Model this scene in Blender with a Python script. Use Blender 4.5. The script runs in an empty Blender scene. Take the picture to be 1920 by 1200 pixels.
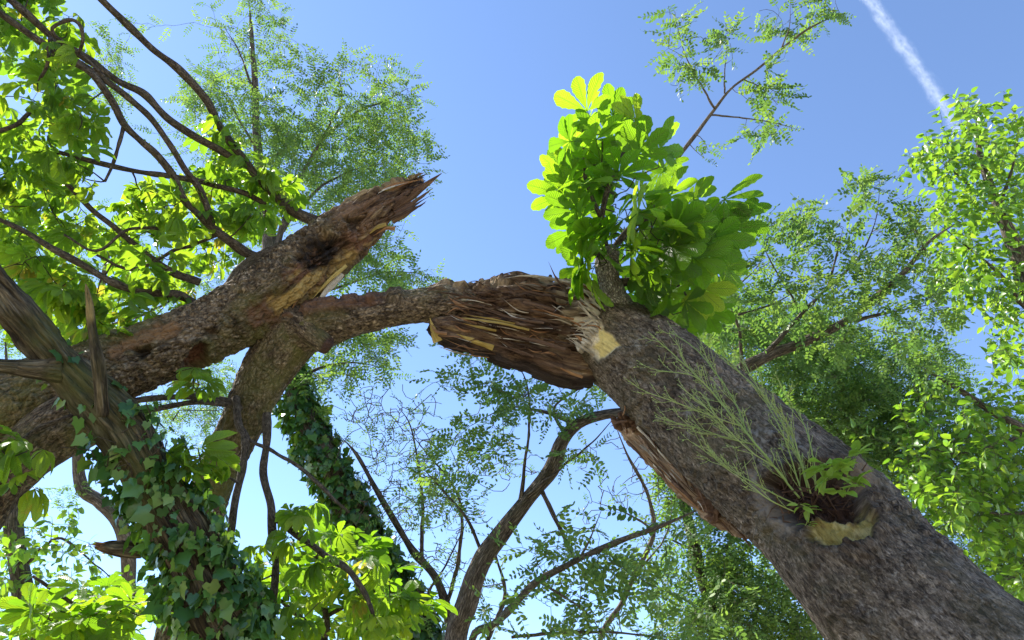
import bpy, math, random
import numpy as np
from mathutils import Matrix, Vector

# ------------------------------------------------------------------ camera, sky, sun, exposure
SC = bpy.context.scene
COL = SC.collection
FPX = 1250.0                                     # focal length in pixels of the 1920x1200 photograph
PITCH = math.radians(38.0)
CAM = np.array([0.0, 0.0, 1.6])
RIGHT = np.array([1.0, 0.0, 0.0])
UPV = np.array([0.0, -math.sin(PITCH), math.cos(PITCH)])
FWD = np.array([0.0, math.cos(PITCH), math.sin(PITCH)])

cam_d = bpy.data.cameras.new('camera')
cam_d.sensor_width = 36.0
cam_d.lens = 36.0 * FPX / 1920.0
cam_d.clip_end = 60000.0
cam = bpy.data.objects.new('camera', cam_d)
cam.location = CAM
cam.rotation_euler = (math.pi / 2 + PITCH, 0, 0)
COL.objects.link(cam)
SC.camera = cam

SUN_DIR = np.array([-0.84, 0.40, 1.05]); SUN_DIR /= np.linalg.norm(SUN_DIR)
sun_el = math.asin(SUN_DIR[2]); sun_rot = math.atan2(SUN_DIR[0], SUN_DIR[1])
world = bpy.data.worlds.new('World'); SC.world = world; world.use_nodes = True
wn = world.node_tree.nodes; wl = world.node_tree.links
sky = wn.new('ShaderNodeTexSky'); sky.sky_type = 'NISHITA'; sky.sun_disc = False
sky.sun_elevation = sun_el; sky.sun_rotation = sun_rot
sky.altitude = 3200; sky.air_density = 1.0; sky.dust_density = 0.3; sky.ozone_density = 2.6
wl.new(sky.outputs[0], wn['Background'].inputs['Color'])
wn['Background'].inputs['Strength'].default_value = 0.15
sl = bpy.data.lights.new('sun', 'SUN'); sl.energy = 5.0; sl.angle = math.radians(0.5); sl.color = (1.0, 0.95, 0.86)
so = bpy.data.objects.new('sun', sl); COL.objects.link(so)
so.rotation_euler = Vector(-SUN_DIR).to_track_quat('-Z', 'Y').to_euler()
SC.view_settings.view_transform = 'Standard'; SC.view_settings.look = 'None'
SC.view_settings.gamma = 1.0; SC.view_settings.use_curve_mapping = False
SC.view_settings.exposure = 1.45
SC.cycles.max_bounces = 8; SC.cycles.diffuse_bounces = 4; SC.cycles.transmission_bounces = 6
SC.cycles.glossy_bounces = 2; SC.cycles.volume_bounces = 1; SC.cycles.transparent_max_bounces = 8
SC.cycles.use_denoising = True; SC.cycles.denoiser = 'OPENIMAGEDENOISE'; SC.cycles.denoising_input_passes = 'RGB_ALBEDO_NORMAL'
SC.cycles.sample_clamp_indirect = 4.0

# ------------------------------------------------------------------ maths helpers
RNG = np.random.default_rng(7)
def P(px, py, d):
    """point of the place seen at photo pixel (px, py), d metres along the view axis"""
    return CAM + RIGHT * ((px - 960) / FPX * d) - UPV * ((py - 600) / FPX * d) + FWD * d
def project(v):
    q = v - CAM
    d = q @ FWD; dd = np.maximum(d, 1e-3)
    return 960 + (q @ RIGHT) / dd * FPX, 600 - (q @ UPV) / dd * FPX, d
def pl(*pts):                                    # pixel polyline -> [(pos, radius)]; entries (px,py,depth,width_px)
    return [(P(x, y, d), 0.5 * w * d / FPX) for (x, y, d, w) in pts]
def unit(a):
    return a / np.maximum(np.linalg.norm(a, axis=-1, keepdims=True), 1e-9)
def sstep(a, b, x):
    t = np.clip((x - a) / (b - a), 0, 1); return t * t * (3 - 2 * t)
def _hash(ix, iy, iz, seed):
    M = np.uint32
    h = ix.astype(np.int64).astype(M) * M(374761393) + iy.astype(np.int64).astype(M) * M(668265263) + iz.astype(np.int64).astype(M) * M(2147483647) + M((seed * 1274126177) & 0xffffffff)
    h = (h ^ (h >> M(13))) * M(1274126177)
    h = (h ^ (h >> M(16))) * M(2246822519)
    h = h ^ (h >> M(15))
    return h.astype(np.float64) / 4294967296.0
np.seterr(over='ignore')
def vnoise(p, seed=0):
    i = np.floor(p); f = p - i; f = f * f * (3 - 2 * f)
    x, y, z = i[:, 0], i[:, 1], i[:, 2]; out = 0
    for dx in (0, 1):
        wx = f[:, 0] if dx else 1 - f[:, 0]
        for dy in (0, 1):
            wy = f[:, 1] if dy else 1 - f[:, 1]
            for dz in (0, 1):
                wz = f[:, 2] if dz else 1 - f[:, 2]
                out = out + wx * wy * wz * _hash(x + dx, y + dy, z + dz, seed)
    return out * 2 - 1
def fbm(p, octv=4, seed=0):
    a, s, o = 1.0, 0.0, 0
    for k in range(octv):
        o = o + a * vnoise(p * (2.03 ** k) + 17.3 * k, seed + k); s += a; a *= 0.5
    return o / s
def ridged(p, octv=3, seed=0):
    a, s, o = 1.0, 0.0, 0
    for k in range(octv):
        o = o + a * (1 - np.abs(vnoise(p * (2.03 ** k) + 9.1 * k, seed + k))); s += a; a *= 0.5
    return o / s
def worley(p, seed=0):
    i = np.floor(p)
    f1 = np.full(len(p), 9.0); f2 = np.full(len(p), 9.0); cid = np.zeros(len(p))
    for dx in (-1, 0, 1):
        for dy in (-1, 0, 1):
            for dz in (-1, 0, 1):
                c = i + np.array([dx, dy, dz])
                h = [_hash(c[:, 0], c[:, 1], c[:, 2], seed + k) for k in range(4)]
                d = np.sqrt((c[:, 0] + h[0] - p[:, 0]) ** 2 + (c[:, 1] + h[1] - p[:, 1]) ** 2 + (c[:, 2] + h[2] - p[:, 2]) ** 2)
                m = d < f1
                f2 = np.where(m, f1, np.minimum(f2, d)); cid = np.where(m, h[3], cid); f1 = np.where(m, d, f1)
    return f1, f2, cid
def polymask(px, py, poly, soft):
    """1 inside a pixel polygon, 0 outside, soft edge"""
    poly = np.array(poly, float); n = len(poly)
    inside = np.zeros(len(px), bool); dist = np.full(len(px), 1e9)
    for k in range(n):
        a, b = poly[k], poly[(k + 1) % n]
        ab = b - a; t = np.clip(((px - a[0]) * ab[0] + (py - a[1]) * ab[1]) / (ab @ ab), 0, 1)
        dist = np.minimum(dist, np.hypot(px - a[0] - t * ab[0], py - a[1] - t * ab[1]))
        c = ((a[1] > py) != (b[1] > py))
        xin = a[0] + (py - a[1]) / np.where(abs(b[1] - a[1]) < 1e-9, 1e-9, b[1] - a[1]) * (b[0] - a[0])
        inside ^= c & (px < xin)
    return sstep(-soft, soft, np.where(inside, dist, -dist))

# ------------------------------------------------------------------ object helpers
def mesh(name, v, faces, mat, attrs=None, uv=None, smooth=True):
    """faces: list of (n,k) int arrays"""
    me = bpy.data.meshes.new(name)
    v = np.ascontiguousarray(v, np.float32)
    me.vertices.add(len(v)); me.vertices.foreach_set('co', v.ravel())
    fl = np.concatenate([f.ravel() for f in faces]).astype(np.int32)
    tot = np.concatenate([np.full(len(f), f.shape[1], np.int32) for f in faces])
    st = np.concatenate([[0], np.cumsum(tot)[:-1]]).astype(np.int32)
    me.loops.add(len(fl)); me.loops.foreach_set('vertex_index', fl)
    me.polygons.add(len(tot)); me.polygons.foreach_set('loop_start', st); me.polygons.foreach_set('loop_total', tot)
    me.polygons.foreach_set('use_smooth', np.full(len(tot), smooth, bool))
    if uv is not None:
        l = me.uv_layers.new(name='UVMap'); l.data.foreach_set('uv', np.ascontiguousarray(uv[fl], np.float32).ravel())
    for k, (typ, arr) in (attrs or {}).items():
        a = me.attributes.new(k, typ, 'POINT')
        a.data.foreach_set({'FLOAT': 'value', 'FLOAT_VECTOR': 'vector', 'FLOAT_COLOR': 'color'}[typ], np.ascontiguousarray(arr, np.float32).ravel())
    me.materials.append(mat)
    me.update(calc_edges=True)
    return me
def obj(name, me, parent=None, kind=None):
    o = bpy.data.objects.new(name, me); COL.objects.link(o)
    if parent is not None: o.parent = parent
    if kind: o['kind'] = kind
    return o
def thing(name, label, cat, base, group=None):
    o = bpy.data.objects.new(name, None); COL.objects.link(o)
    o.location = base; o.empty_display_size = 0.2
    o['label'] = label; o['category'] = cat
    if group: o['group'] = group
    bpy.context.view_layer.update()
    return o
def add(name, me, parent, kind=None):
    """a part whose mesh is in world coordinates"""
    o = obj(name, me, parent, kind)
    if parent is not None:
        o.matrix_parent_inverse = WORLD_INV.setdefault(parent.name, inv_of(parent))
    return o
WORLD_INV = {}
def inv_of(p):
    m = Matrix.Translation(p.location)
    if p.parent is not None: m = Matrix.Identity(4)
    return m.inverted()

def resample(ctrl, ds, nmin=3):
    """Catmull-Rom through (pos, radius) control points"""
    A = np.array([[*p, r] for p, r in ctrl], float)
    A = np.vstack([2 * A[0] - A[1], A, 2 * A[-1] - A[-2]])
    A[0, 3] = A[1, 3]; A[-1, 3] = A[-2, 3]
    out = []
    for k in range(1, len(A) - 2):
        p0, p1, p2, p3 = A[k - 1:k + 3]
        n = max(2, int(np.linalg.norm(p2[:3] - p1[:3]) / ds) + 1)
        t = np.linspace(0, 1, n, endpoint=False)[:, None]
        out.append(0.5 * (2 * p1 + (p2 - p0) * t + (2 * p0 - 5 * p1 + 4 * p2 - p3) * t ** 2 + (3 * p1 - p0 - 3 * p2 + p3) * t ** 3))
    out.append(A[-2][None]); A = np.vstack(out)
    A[:, 3] = np.maximum(A[:, 3], 1e-4)
    return A
def frames(pos, ref=None):
    t = unit(np.gradient(pos, axis=0))
    n = np.zeros_like(t)
    r = np.array([0.3, -0.9, 0.2]) if ref is None else np.asarray(ref, float)
    v = r - t[0] * (r @ t[0])
    if np.linalg.norm(v) < 1e-3: v = np.cross(t[0], [0, 0, 1.0]) + 1e-3
    n[0] = v / np.linalg.norm(v)
    for i in range(1, len(t)):
        v = n[i - 1] - t[i] * (n[i - 1] @ t[i]); n[i] = v / np.linalg.norm(v)
    return t, n, np.cross(t, n)
class Tube:
    def __init__(s, ctrl, ds, m, ref=None, ell=None):
        A = resample(ctrl, ds); s.c = A[:, :3]; s.r = A[:, 3]
        s.N, s.m = len(A), m
        s.t, s.n, s.b = frames(s.c, ref)
        s.s = np.concatenate([[0], np.cumsum(np.linalg.norm(np.diff(s.c, axis=0), axis=1))])
        th = np.arange(m) / m * 2 * math.pi
        ea, eb = ell if ell else (1, 1)
        s.th = np.tile(th, s.N); s.ss = np.repeat(s.s, m); s.rr = np.repeat(s.r, m)
        s.nv = (np.cos(th)[None, :, None] * s.n[:, None, :] + np.sin(th)[None, :, None] * s.b[:, None, :]).reshape(-1, 3)
        off = (ea * np.cos(th)[None, :, None] * s.n[:, None, :] + eb * np.sin(th)[None, :, None] * s.b[:, None, :]).reshape(-1, 3)
        s.v = np.repeat(s.c, m, 0) + off * s.rr[:, None]
        s.tv = np.repeat(s.t, m, 0)
        s.tc = np.stack([np.cos(s.th) * s.rr, np.sin(s.th) * s.rr, s.ss], 1)
    def faces(s, caps=True):
        i = np.arange(s.N - 1)[:, None] * s.m; j = np.arange(s.m)[None]; k = (j + 1) % s.m
        f = [np.stack([i + j, i + k, i + s.m + k, i + s.m + j], -1).reshape(-1, 4)]
        if caps:
            f.append(np.arange(s.m)[None, ::-1]); f.append(((s.N - 1) * s.m + np.arange(s.m))[None])
        return f
    def facing(s):
        return np.einsum('ij,ij->i', unit(CAM - s.v), s.nv)

# ------------------------------------------------------------------ materials
class NT:
    def __init__(s, name):
        s.mat = bpy.data.materials.new(name); s.mat.use_nodes = True
        s.t = s.mat.node_tree; s.t.nodes.clear()
        s.out = s.t.nodes.new('ShaderNodeOutputMaterial')
    def n(s, typ, ins=None, **kw):
        nd = s.t.nodes.new(typ)
        for k, v in kw.items(): setattr(nd, k, v)
        for k, v in (ins or {}).items():
            if isinstance(v, bpy.types.NodeSocket): s.t.links.new(v, nd.inputs[k])
            else: nd.inputs[k].default_value = v
        return nd
    def attr(s, name): return s.n('ShaderNodeAttribute', attribute_name=name)
    def noise(s, vec, scale, detail=4, rough=0.55, dist=0.0):
        return s.n('ShaderNodeTexNoise', {'Vector': vec, 'Scale': scale, 'Detail': detail, 'Roughness': rough, 'Distortion': dist}).outputs['Fac']
    def vmul(s, vec, v): return s.n('ShaderNodeVectorMath', {0: vec, 1: v}, operation='MULTIPLY').outputs[0]
    def math(s, op, a, b=0.0, clamp=False): return s.n('ShaderNodeMath', {0: a, 1: b}, operation=op, use_clamp=clamp).outputs[0]
    def ramp(s, fac, stops, interp='LINEAR'):
        r = s.n('ShaderNodeValToRGB', {'Fac': fac}); cr = r.color_ramp; cr.interpolation = interp
        while len(cr.elements) < len(stops): cr.elements.new(0.5)
        for e, (p, c) in zip(cr.elements, stops): e.position = p; e.color = (*c, 1) if len(c) == 3 else c
        return r.outputs['Color']
    def mix(s, fac, a, b, blend='MIX'):
        m = s.n('ShaderNodeMix', data_type='RGBA', blend_type=blend)
        for k, v in ((0, fac), (6, a), (7, b)):
            if isinstance(v, bpy.types.NodeSocket): s.t.links.new(v, m.inputs[k])
            else: m.inputs[k].default_value = v if k == 0 else (*v, 1)
        return m.outputs[2]
    def bump(s, h, strength, dist, prev=None):
        b = s.n('ShaderNodeBump', {'Height': h, 'Strength': strength, 'Distance': dist})
        if prev is not None: s.t.links.new(prev, b.inputs['Normal'])
        return b.outputs[0]
    def surf(s, color, rough=0.85, normal=None, spec=0.25):
        p = s.n('ShaderNodeBsdfPrincipled', {'Base Color': color, 'Roughness': rough, 'Specular IOR Level': spec})
        if normal is not None: s.t.links.new(normal, p.inputs['Normal'])
        s.t.links.new(p.outputs[0], s.out.inputs['Surface']); return s.mat

def bark_mat(name, dark, mid, light, moss=(0.07, 0.075, 0.02), moss_amt=0.5, scale=1.0, stretch=0.35, lichen=0.0, crk=0.75):
    """bark on tube coordinates, with an optional painted wound layer (attribute wound: rgb + mask)"""
    t = NT(name)
    tc = t.attr('tc').outputs['Vector']
    v1 = t.vmul(tc, (1, 1, stretch))
    big = t.noise(tc, 3.2 * scale, 5, 0.6)
    med = t.noise(v1, 38 * scale, 6, 0.7, 0.6)
    fine = t.noise(v1, 150 * scale, 3, 0.7)
    vo = t.n('ShaderNodeTexVoronoi', {'Vector': t.vmul(tc, (1, 1, stretch * 1.1)), 'Scale': 60 * scale, 'Randomness': 1.0}, feature='DISTANCE_TO_EDGE').outputs['Distance']
    crack = t.math('SMOOTH_MIN', t.math('MULTIPLY', vo, 3.5), 1.0)
    base = t.ramp(t.math('ADD', t.math('MULTIPLY', med, 0.62), t.math('MULTIPLY', fine, 0.38)), [(0.39, dark), (0.51, mid), (0.64, light)])
    fl = t.noise(t.vmul(tc, (1, 1, stretch * .8)), 85 * scale, 3, 0.6, 0.5)
    base = t.mix(t.math('MULTIPLY', t.ramp(fl, [(0.37, (1, 1, 1)), (0.45, (0, 0, 0))]), .8), base, tuple(c * 0.45 for c in dark))
    base = t.mix(t.math('MULTIPLY', t.ramp(fl, [(0.58, (0, 0, 0)), (0.66, (1, 1, 1))]), .6), base, tuple(min(1, c * 1.35) for c in light))
    base = t.mix(t.math('MULTIPLY', t.math('SUBTRACT', 1.0, crack, True), crk), base, tuple(c * 0.5 for c in dark))
    patch = t.noise(t.vmul(tc, (1, 1, .6)), 7.5 * scale, 6, 0.7, 1.2)
    base = t.mix(1.0, base, t.ramp(patch, [(0.34, (0.55, 0.5, 0.47)), (0.5, (1.0, 0.98, 0.95)), (0.66, (1.45, 1.42, 1.4))]), 'MULTIPLY')
    mf = t.ramp(big, [(0.46, (0, 0, 0)), (0.68, (1, 1, 1))])
    base = t.mix(t.math('MULTIPLY', mf, moss_amt), base, moss)
    if lichen:
        lf = t.ramp(t.noise(tc, 9 * scale, 6, 0.75), [(0.60, (0, 0, 0)), (0.68, (1, 1, 1))])
        base = t.mix(t.math('MULTIPLY', lf, lichen), base, (0.36, 0.35, 0.33))
    w = t.attr('wound')
    streak = t.math('ADD', t.math('MULTIPLY', t.noise(t.vmul(tc, (1, 1, 0.12)), 70, 5, 0.7), .55), t.math('MULTIPLY', t.noise(tc, 26, 6, 0.75), .45))
    wc = t.mix(1.0, w.outputs['Color'], t.ramp(streak, [(0.3, (0.45, 0.40, 0.34)), (0.5, (0.95, 0.93, 0.88)), (0.7, (1.25, 1.2, 1.05))]), 'MULTIPLY')
    col = t.mix(w.outputs['Alpha'], base, wc)
    h = t.math('ADD', t.math('ADD', t.math('MULTIPLY', med, 0.4), t.math('MULTIPLY', fl, 0.35)), t.math('MULTIPLY', crack, 0.6 * crk))
    nb = t.bump(h, 0.95, 0.022); nb = t.bump(fine, 0.8, 0.006, nb)
    return t.surf(col, 0.9, nb, 0.2)
def fibre_mat(name, stops, stretch=0.06, scale=60, rough=0.85):
    t = NT(name)
    tc = t.attr('tc').outputs['Vector']
    s1 = t.noise(t.vmul(tc, (1, 1, stretch)), scale, 6, 0.65, 0.4)
    s2 = t.noise(t.vmul(tc, (1, 1, 0.5)), 7, 4, 0.6)
    s3 = t.noise(t.vmul(tc, (1, 1, stretch * 0.7)), scale * 4, 3, 0.7)
    f = t.math('ADD', t.math('ADD', t.math('MULTIPLY', s1, 0.5), t.math('MULTIPLY', s2, 0.35)), t.math('MULTIPLY', s3, 0.15))
    col = t.ramp(f, stops)
    w = t.attr('wound')
    col = t.mix(w.outputs['Alpha'], col, t.mix(1.0, w.outputs['Color'], t.ramp(s1, [(0.35, (0.5, 0.45, 0.4)), (0.65, (1.2, 1.2, 1.1))]), 'MULTIPLY'))
    nb = t.bump(t.math('ADD', s1, t.math('MULTIPLY', s3, 0.5)), 1.0, 0.03)
    return t.surf(col, rough, nb, 0.2)
def leaf_mat(name, stops, trans, tmix=0.5, veins=0.0, rough=0.42, spec=0.45):
    t = NT(name)
    rnd = t.n('ShaderNodeObjectInfo').outputs['Random']
    tint = t.attr('tint').outputs['Fac']
    fac = t.math('FRACT', t.math('ADD', rnd, tint))
    geo = t.n('ShaderNodeNewGeometry')
    spot = t.noise(geo.outputs['Position'], 14, 4, 0.6)
    fac = t.math('ADD', fac, t.math('MULTIPLY', t.math('SUBTRACT', spot, 0.5), 0.35), True)
    col = t.ramp(fac, stops)
    tcol = t.ramp(fac, trans)
    nb = None
    if veins:
        uv = t.n('ShaderNodeTexCoord').outputs['UV']
        sx = t.n('ShaderNodeSeparateXYZ', {0: uv})
        u = t.math('ABSOLUTE', t.math('SUBTRACT', t.math('MULTIPLY', sx.outputs[0], 2.0), 1.0))
        ph = t.math('MULTIPLY', t.math('SUBTRACT', sx.outputs[1], t.math('MULTIPLY', u, 0.16)), 15.0)
        tri = t.math('ABSOLUTE', t.math('SUBTRACT', t.math('FRACT', ph), 0.5))       # 0.5 at a side vein
        vein = t.math('MAXIMUM', t.n('ShaderNodeMapRange', {0: tri, 1: 0.40, 2: 0.5}).outputs[0], t.n('ShaderNodeMapRange', {0: u, 1: 0.07, 2: 0.02}).outputs[0])
        vf = t.math('MULTIPLY', vein, veins)
        col = t.mix(vf, col, (0.20, 0.27, 0.07)); tcol = t.mix(t.math('MULTIPLY', vf, 0.75), tcol, (0.05, 0.10, 0.01))
        nb = t.bump(tri, 0.55, 0.01)
    p = t.n('ShaderNodeBsdfPrincipled', {'Base Color': col, 'Roughness': rough, 'Specular IOR Level': spec})
    tr = t.n('ShaderNodeBsdfTranslucent', {'Color': tcol})
    if nb is not None: t.t.links.new(nb, p.inputs['Normal']); t.t.links.new(nb, tr.inputs['Normal'])
    mx = t.n('ShaderNodeMixShader', {0: tmix, 1: p.outputs[0], 2: tr.outputs[0]})
    t.t.links.new(mx.outputs[0], t.out.inputs['Surface']); return t.mat

M_BARK_R = bark_mat('chestnut_bark', (0.036, 0.027, 0.021), (0.125, 0.099, 0.078), (0.26, 0.217, 0.178), (0.095, 0.088, 0.042), 0.45, 1.0, 0.5, 0.4, 0.25)
M_BARK_L = bark_mat('mossy_bark', (0.035, 0.024, 0.017), (0.15, 0.11, 0.075), (0.32, 0.25, 0.18), (0.135, 0.13, 0.04), 0.85, 0.7, 0.7, 0.25, 0.5)
M_BARK_LOC = bark_mat('locust_bark', (0.07, 0.056, 0.046), (0.19, 0.155, 0.13), (0.31, 0.265, 0.225), (0.11, 0.11, 0.06), 0.4, 1.3, 0.12)
M_BARK_IVY = bark_mat('furrowed_bark', (0.026, 0.019, 0.013), (0.10, 0.08, 0.052), (0.19, 0.155, 0.11), (0.08, 0.085, 0.026), 0.85, 0.8, 0.12, 0.0, 0.6)
M_BRANCH = bark_mat('smooth_branch_bark', (0.05, 0.04, 0.033), (0.11, 0.088, 0.07), (0.19, 0.155, 0.125), (0.07, 0.07, 0.035), 0.4, 1.6, 0.5, 0.0, 0.3)
M_PALE = bark_mat('pale_bark', (0.16, 0.14, 0.12), (0.42, 0.39, 0.34), (0.6, 0.57, 0.5), (0.2, 0.17, 0.11), 0.4, 1.2, 0.6)
M_TWIG = bark_mat('twig_bark', (0.09, 0.07, 0.055), (0.16, 0.13, 0.105), (0.24, 0.2, 0.16), (0.1, 0.1, 0.05), 0.3, 2.0, 0.5, 0.0, 0.2)
M_ROT = fibre_mat('rotten_heartwood', [(0.36, (0.014, 0.009, 0.007)), (0.46, (0.075, 0.042, 0.029)), (0.54, (0.18, 0.112, 0.072)), (0.62, (0.36, 0.255, 0.15)), (0.72, (0.58, 0.46, 0.27))])
M_YELLOW = fibre_mat('fresh_yellow_wood', [(0.3, (0.25, 0.13, 0.035)), (0.45, (0.52, 0.36, 0.10)), (0.6, (0.68, 0.52, 0.19)), (0.75, (0.74, 0.62, 0.33))], 0.04, 90)
M_WOODPALE = fibre_mat('pale_torn_wood', [(0.3, (0.36, 0.26, 0.18)), (0.42, (0.62, 0.52, 0.41)), (0.55, (0.76, 0.69, 0.6)), (0.7, (0.84, 0.8, 0.74))], 0.05, 80)
M_WOODORANGE = fibre_mat('orange_torn_wood', [(0.3, (0.17, 0.07, 0.035)), (0.48, (0.42, 0.21, 0.10)), (0.62, (0.58, 0.36, 0.19)), (0.78, (0.66, 0.5, 0.33))], 0.05, 80)
M_WOODTAN = fibre_mat('tan_torn_wood', [(0.34, (0.15, 0.08, 0.05)), (0.46, (0.38, 0.24, 0.15)), (0.56, (0.58, 0.43, 0.31)), (0.7, (0.76, 0.66, 0.54))], 0.06, 70)
M_WOODBROWN = fibre_mat('brown_torn_wood', [(0.3, (0.05, 0.026, 0.017)), (0.5, (0.17, 0.095, 0.06)), (0.65, (0.3, 0.19, 0.12)), (0.8, (0.42, 0.3, 0.2))], 0.05, 80)
G = lambda *a: list(a)
M_LEAF_CH = leaf_mat('chestnut_leaf', [(0.0, (0.035, 0.085, 0.012)), (0.5, (0.055, 0.125, 0.016)), (0.9, (0.09, 0.17, 0.02)), (1.0, (0.16, 0.2, 0.03))],
                     [(0.0, (0.2, 0.42, 0.012)), (0.5, (0.31, 0.58, 0.014)), (0.9, (0.42, 0.66, 0.018)), (1.0, (0.52, 0.68, 0.03))], 0.56, 0.9)
M_LEAF_CHY = leaf_mat('yellowing_chestnut_leaf', [(0.0, (0.045, 0.095, 0.016)), (0.5, (0.065, 0.13, 0.02)), (0.97, (0.10, 0.165, 0.025)), (1.0, (0.2, 0.18, 0.035))],
                      [(0.0, (0.24, 0.46, 0.02)), (0.5, (0.36, 0.6, 0.022)), (0.96, (0.48, 0.66, 0.028)), (1.0, (0.6, 0.5, 0.04))], 0.55, 0.5)
M_LEAF_LOC = leaf_mat('locust_leaf', [(0.0, (0.055, 0.105, 0.035)), (0.5, (0.08, 0.145, 0.045)), (1.0, (0.115, 0.185, 0.05))],
                      [(0.0, (0.12, 0.26, 0.04)), (0.5, (0.2, 0.36, 0.045)), (1.0, (0.3, 0.46, 0.055))], 0.42, 0, 0.5, 0.35)
M_LEAF_ELM = leaf_mat('broad_leaf', [(0.0, (0.045, 0.10, 0.018)), (0.5, (0.065, 0.14, 0.02)), (1.0, (0.10, 0.18, 0.025))],
                      [(0.0, (0.17, 0.36, 0.02)), (0.5, (0.27, 0.5, 0.02)), (1.0, (0.4, 0.58, 0.03))], 0.45, 0, 0.38, 0.5)
M_LEAF_IVY = leaf_mat('ivy_leaf', [(0.0, (0.025, 0.07, 0.02)), (0.45, (0.05, 0.125, 0.028)), (0.85, (0.09, 0.19, 0.036)), (1.0, (0.17, 0.24, 0.05))],
                      [(0.0, (0.05, 0.14, 0.015)), (0.5, (0.09, 0.22, 0.015)), (1.0, (0.2, 0.34, 0.02))], 0.25, 0, 0.3, 0.5)
M_LEAF_NEW = leaf_mat('fresh_seedling_leaf', [(0.0, (0.2, 0.36, 0.05)), (1.0, (0.3, 0.44, 0.08))], [(0.0, (0.3, 0.5, 0.03)), (1.0, (0.42, 0.6, 0.05))], 0.45, 0.4)
M_WEED = leaf_mat('weed_stem', [(0.0, (0.2, 0.3, 0.07)), (1.0, (0.36, 0.42, 0.14))], [(0.0, (0.3, 0.36, 0.06)), (1.0, (0.45, 0.5, 0.1))], 0.25)

# ------------------------------------------------------------------ leaf shapes (origin at attachment, +y along, +z upper face)
def leaflet(L, Wd, rows, prof, cols=3, droop=0.12, fold=0.25, tooth=0.0, pleat=0.0):
    v = np.linspace(0, 1, rows); u = np.linspace(-1, 1, cols)
    w = prof(v) * Wd / 2
    if tooth: w = w * (1 + tooth * np.where(np.arange(rows) % 2, 1, -1) * (v > 0.2))
    V, U = np.meshgrid(v, u, indexing='ij')
    X = U * w[:, None]
    Y = V * L + (np.abs(U) * 0.04 * L * (V < 0.98) * (V > 0.02))
    Z = -droop * L * V ** 2 + np.abs(X) * fold + pleat * L * np.sin(V * 40) * np.abs(U)
    vert = np.stack([X, Y, Z], -1).reshape(-1, 3)
    uv = np.stack([(U + 1) / 2, V], -1).reshape(-1, 2)
    i = np.arange(rows - 1)[:, None] * cols; j = np.arange(cols - 1)[None]
    f = np.stack([i + j, i + j + 1, i + cols + j + 1, i + cols + j], -1).reshape(-1, 4)
    return vert, f, uv
def rot(ax, a):
    return np.array(Matrix.Rotation(a, 3, ax))
def stick(pts, r, sides=4):
    t = Tube([(np.array(p, float), r) for p in pts], 9, sides)
    return t.v, t.faces(False)[0]
def join(parts):
    V, F4, F6, UV = [], [], [], []; n = 0
    for p in parts:
        v, f = p[0], p[1]; uv = p[2] if len(p) > 2 else np.full((len(v), 2), 0.5)
        V.append(v); UV.append(uv); (F4 if f.shape[1] == 4 else F6).append(f + n); n += len(v)
    F = []
    if F4: F.append(np.vstack(F4))
    if F6: F.append(np.vstack(F6))
    return np.vstack(V), F, np.vstack(UV)
chest_prof = lambda v: np.interp(v, [0, .08, .3, .5, .68, .82, .92, .97, 1], [.06, .14, .52, .84, 1, .86, .45, .16, .02])
oval_prof = lambda v: np.interp(v, [0, .1, .3, .5, .75, .9, 1], [.08, .5, .9, 1, .85, .5, .05])
ovate_prof = lambda v: np.interp(v, [0, .08, .25, .45, .7, .88, 1], [.1, .6, .97, 1, .7, .3, .02])
def palmate(seed, rows=13, cols=3, limp=0.0):
    r = random.Random(seed); parts = []
    n = r.choice([5, 7, 7])
    angs = {5: [0, 42, -42, 88, -88], 7: [0, 36, -36, 72, -72, 116, -116]}[n]
    lens = {5: [1, .92, .92, .66, .66], 7: [1, .96, .96, .8, .8, .52, .52]}[n]
    for a, l in zip(angs, lens):
        l = l * 0.215 * r.uniform(.92, 1.08)
        v, f, uv = leaflet(l, l * r.uniform(.38, .45), rows, chest_prof, cols, r.uniform(.08, .25) + limp * r.uniform(.3, .9), r.uniform(.1, .35) + limp * .5, 0.075, 0.010)
        v = v @ rot('Y', r.uniform(-.25, .25)).T
        v = v @ rot('X', r.uniform(-.22, .12) - limp * r.uniform(.1, .8)).T
        v = v @ rot('Z', math.radians(-a + r.uniform(-7, 7))).T
        parts.append((v, f, uv))
    v, f = stick([(0, 0, 0), (0, -.05, -.012), (0, -.13, -.06)], 0.0022)
    parts.append((v, f))
    return join(parts)
PETI = np.array([0, -.13, -.06])
def pinnate(seed, k=6, L=0.19, hexa=True):
    r = random.Random(seed); parts = []
    pts = []
    bend = r.uniform(-.25, .25); dr = r.uniform(.1, .35)
    def at(t): return np.array([bend * L * t * t, L * t, -dr * L * t * t])
    v, f = stick([at(0), at(.5), at(1)], 0.0011, 3)
    parts.append((v, f))
    shape6 = np.array([[0, 0, 0], [.36, .25, .02], [.42, .68, .02], [0, 1, 0], [-.42, .68, .02], [-.36, .25, .02]])
    shape4 = np.array([[0, 0, 0], [.42, .5, .02], [0, 1, 0], [-.42, .5, .02]])
    sh = shape6 if hexa else shape4
    for i in range(k + 1):
        t = 0.2 + 0.8 * i / k
        for sd in ((-1, 1) if i < k else (0,)):
            l = 0.037 * r.uniform(.85, 1.15) * (0.8 + .3 * math.sin(math.pi * min(t, .9)))
            q = sh * np.array([l * .6, l, l])
            q = q @ rot('Y', r.uniform(-.5, .5)).T @ rot('X', r.uniform(-.5, .25)).T
            q = q @ rot('Z', -sd * math.radians(r.uniform(58, 80))).T + at(t)
            parts.append((q, np.arange(len(sh))[None], np.stack([sh[:, 0] + .5, sh[:, 1]], 1)))
    return join(parts)
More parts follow.
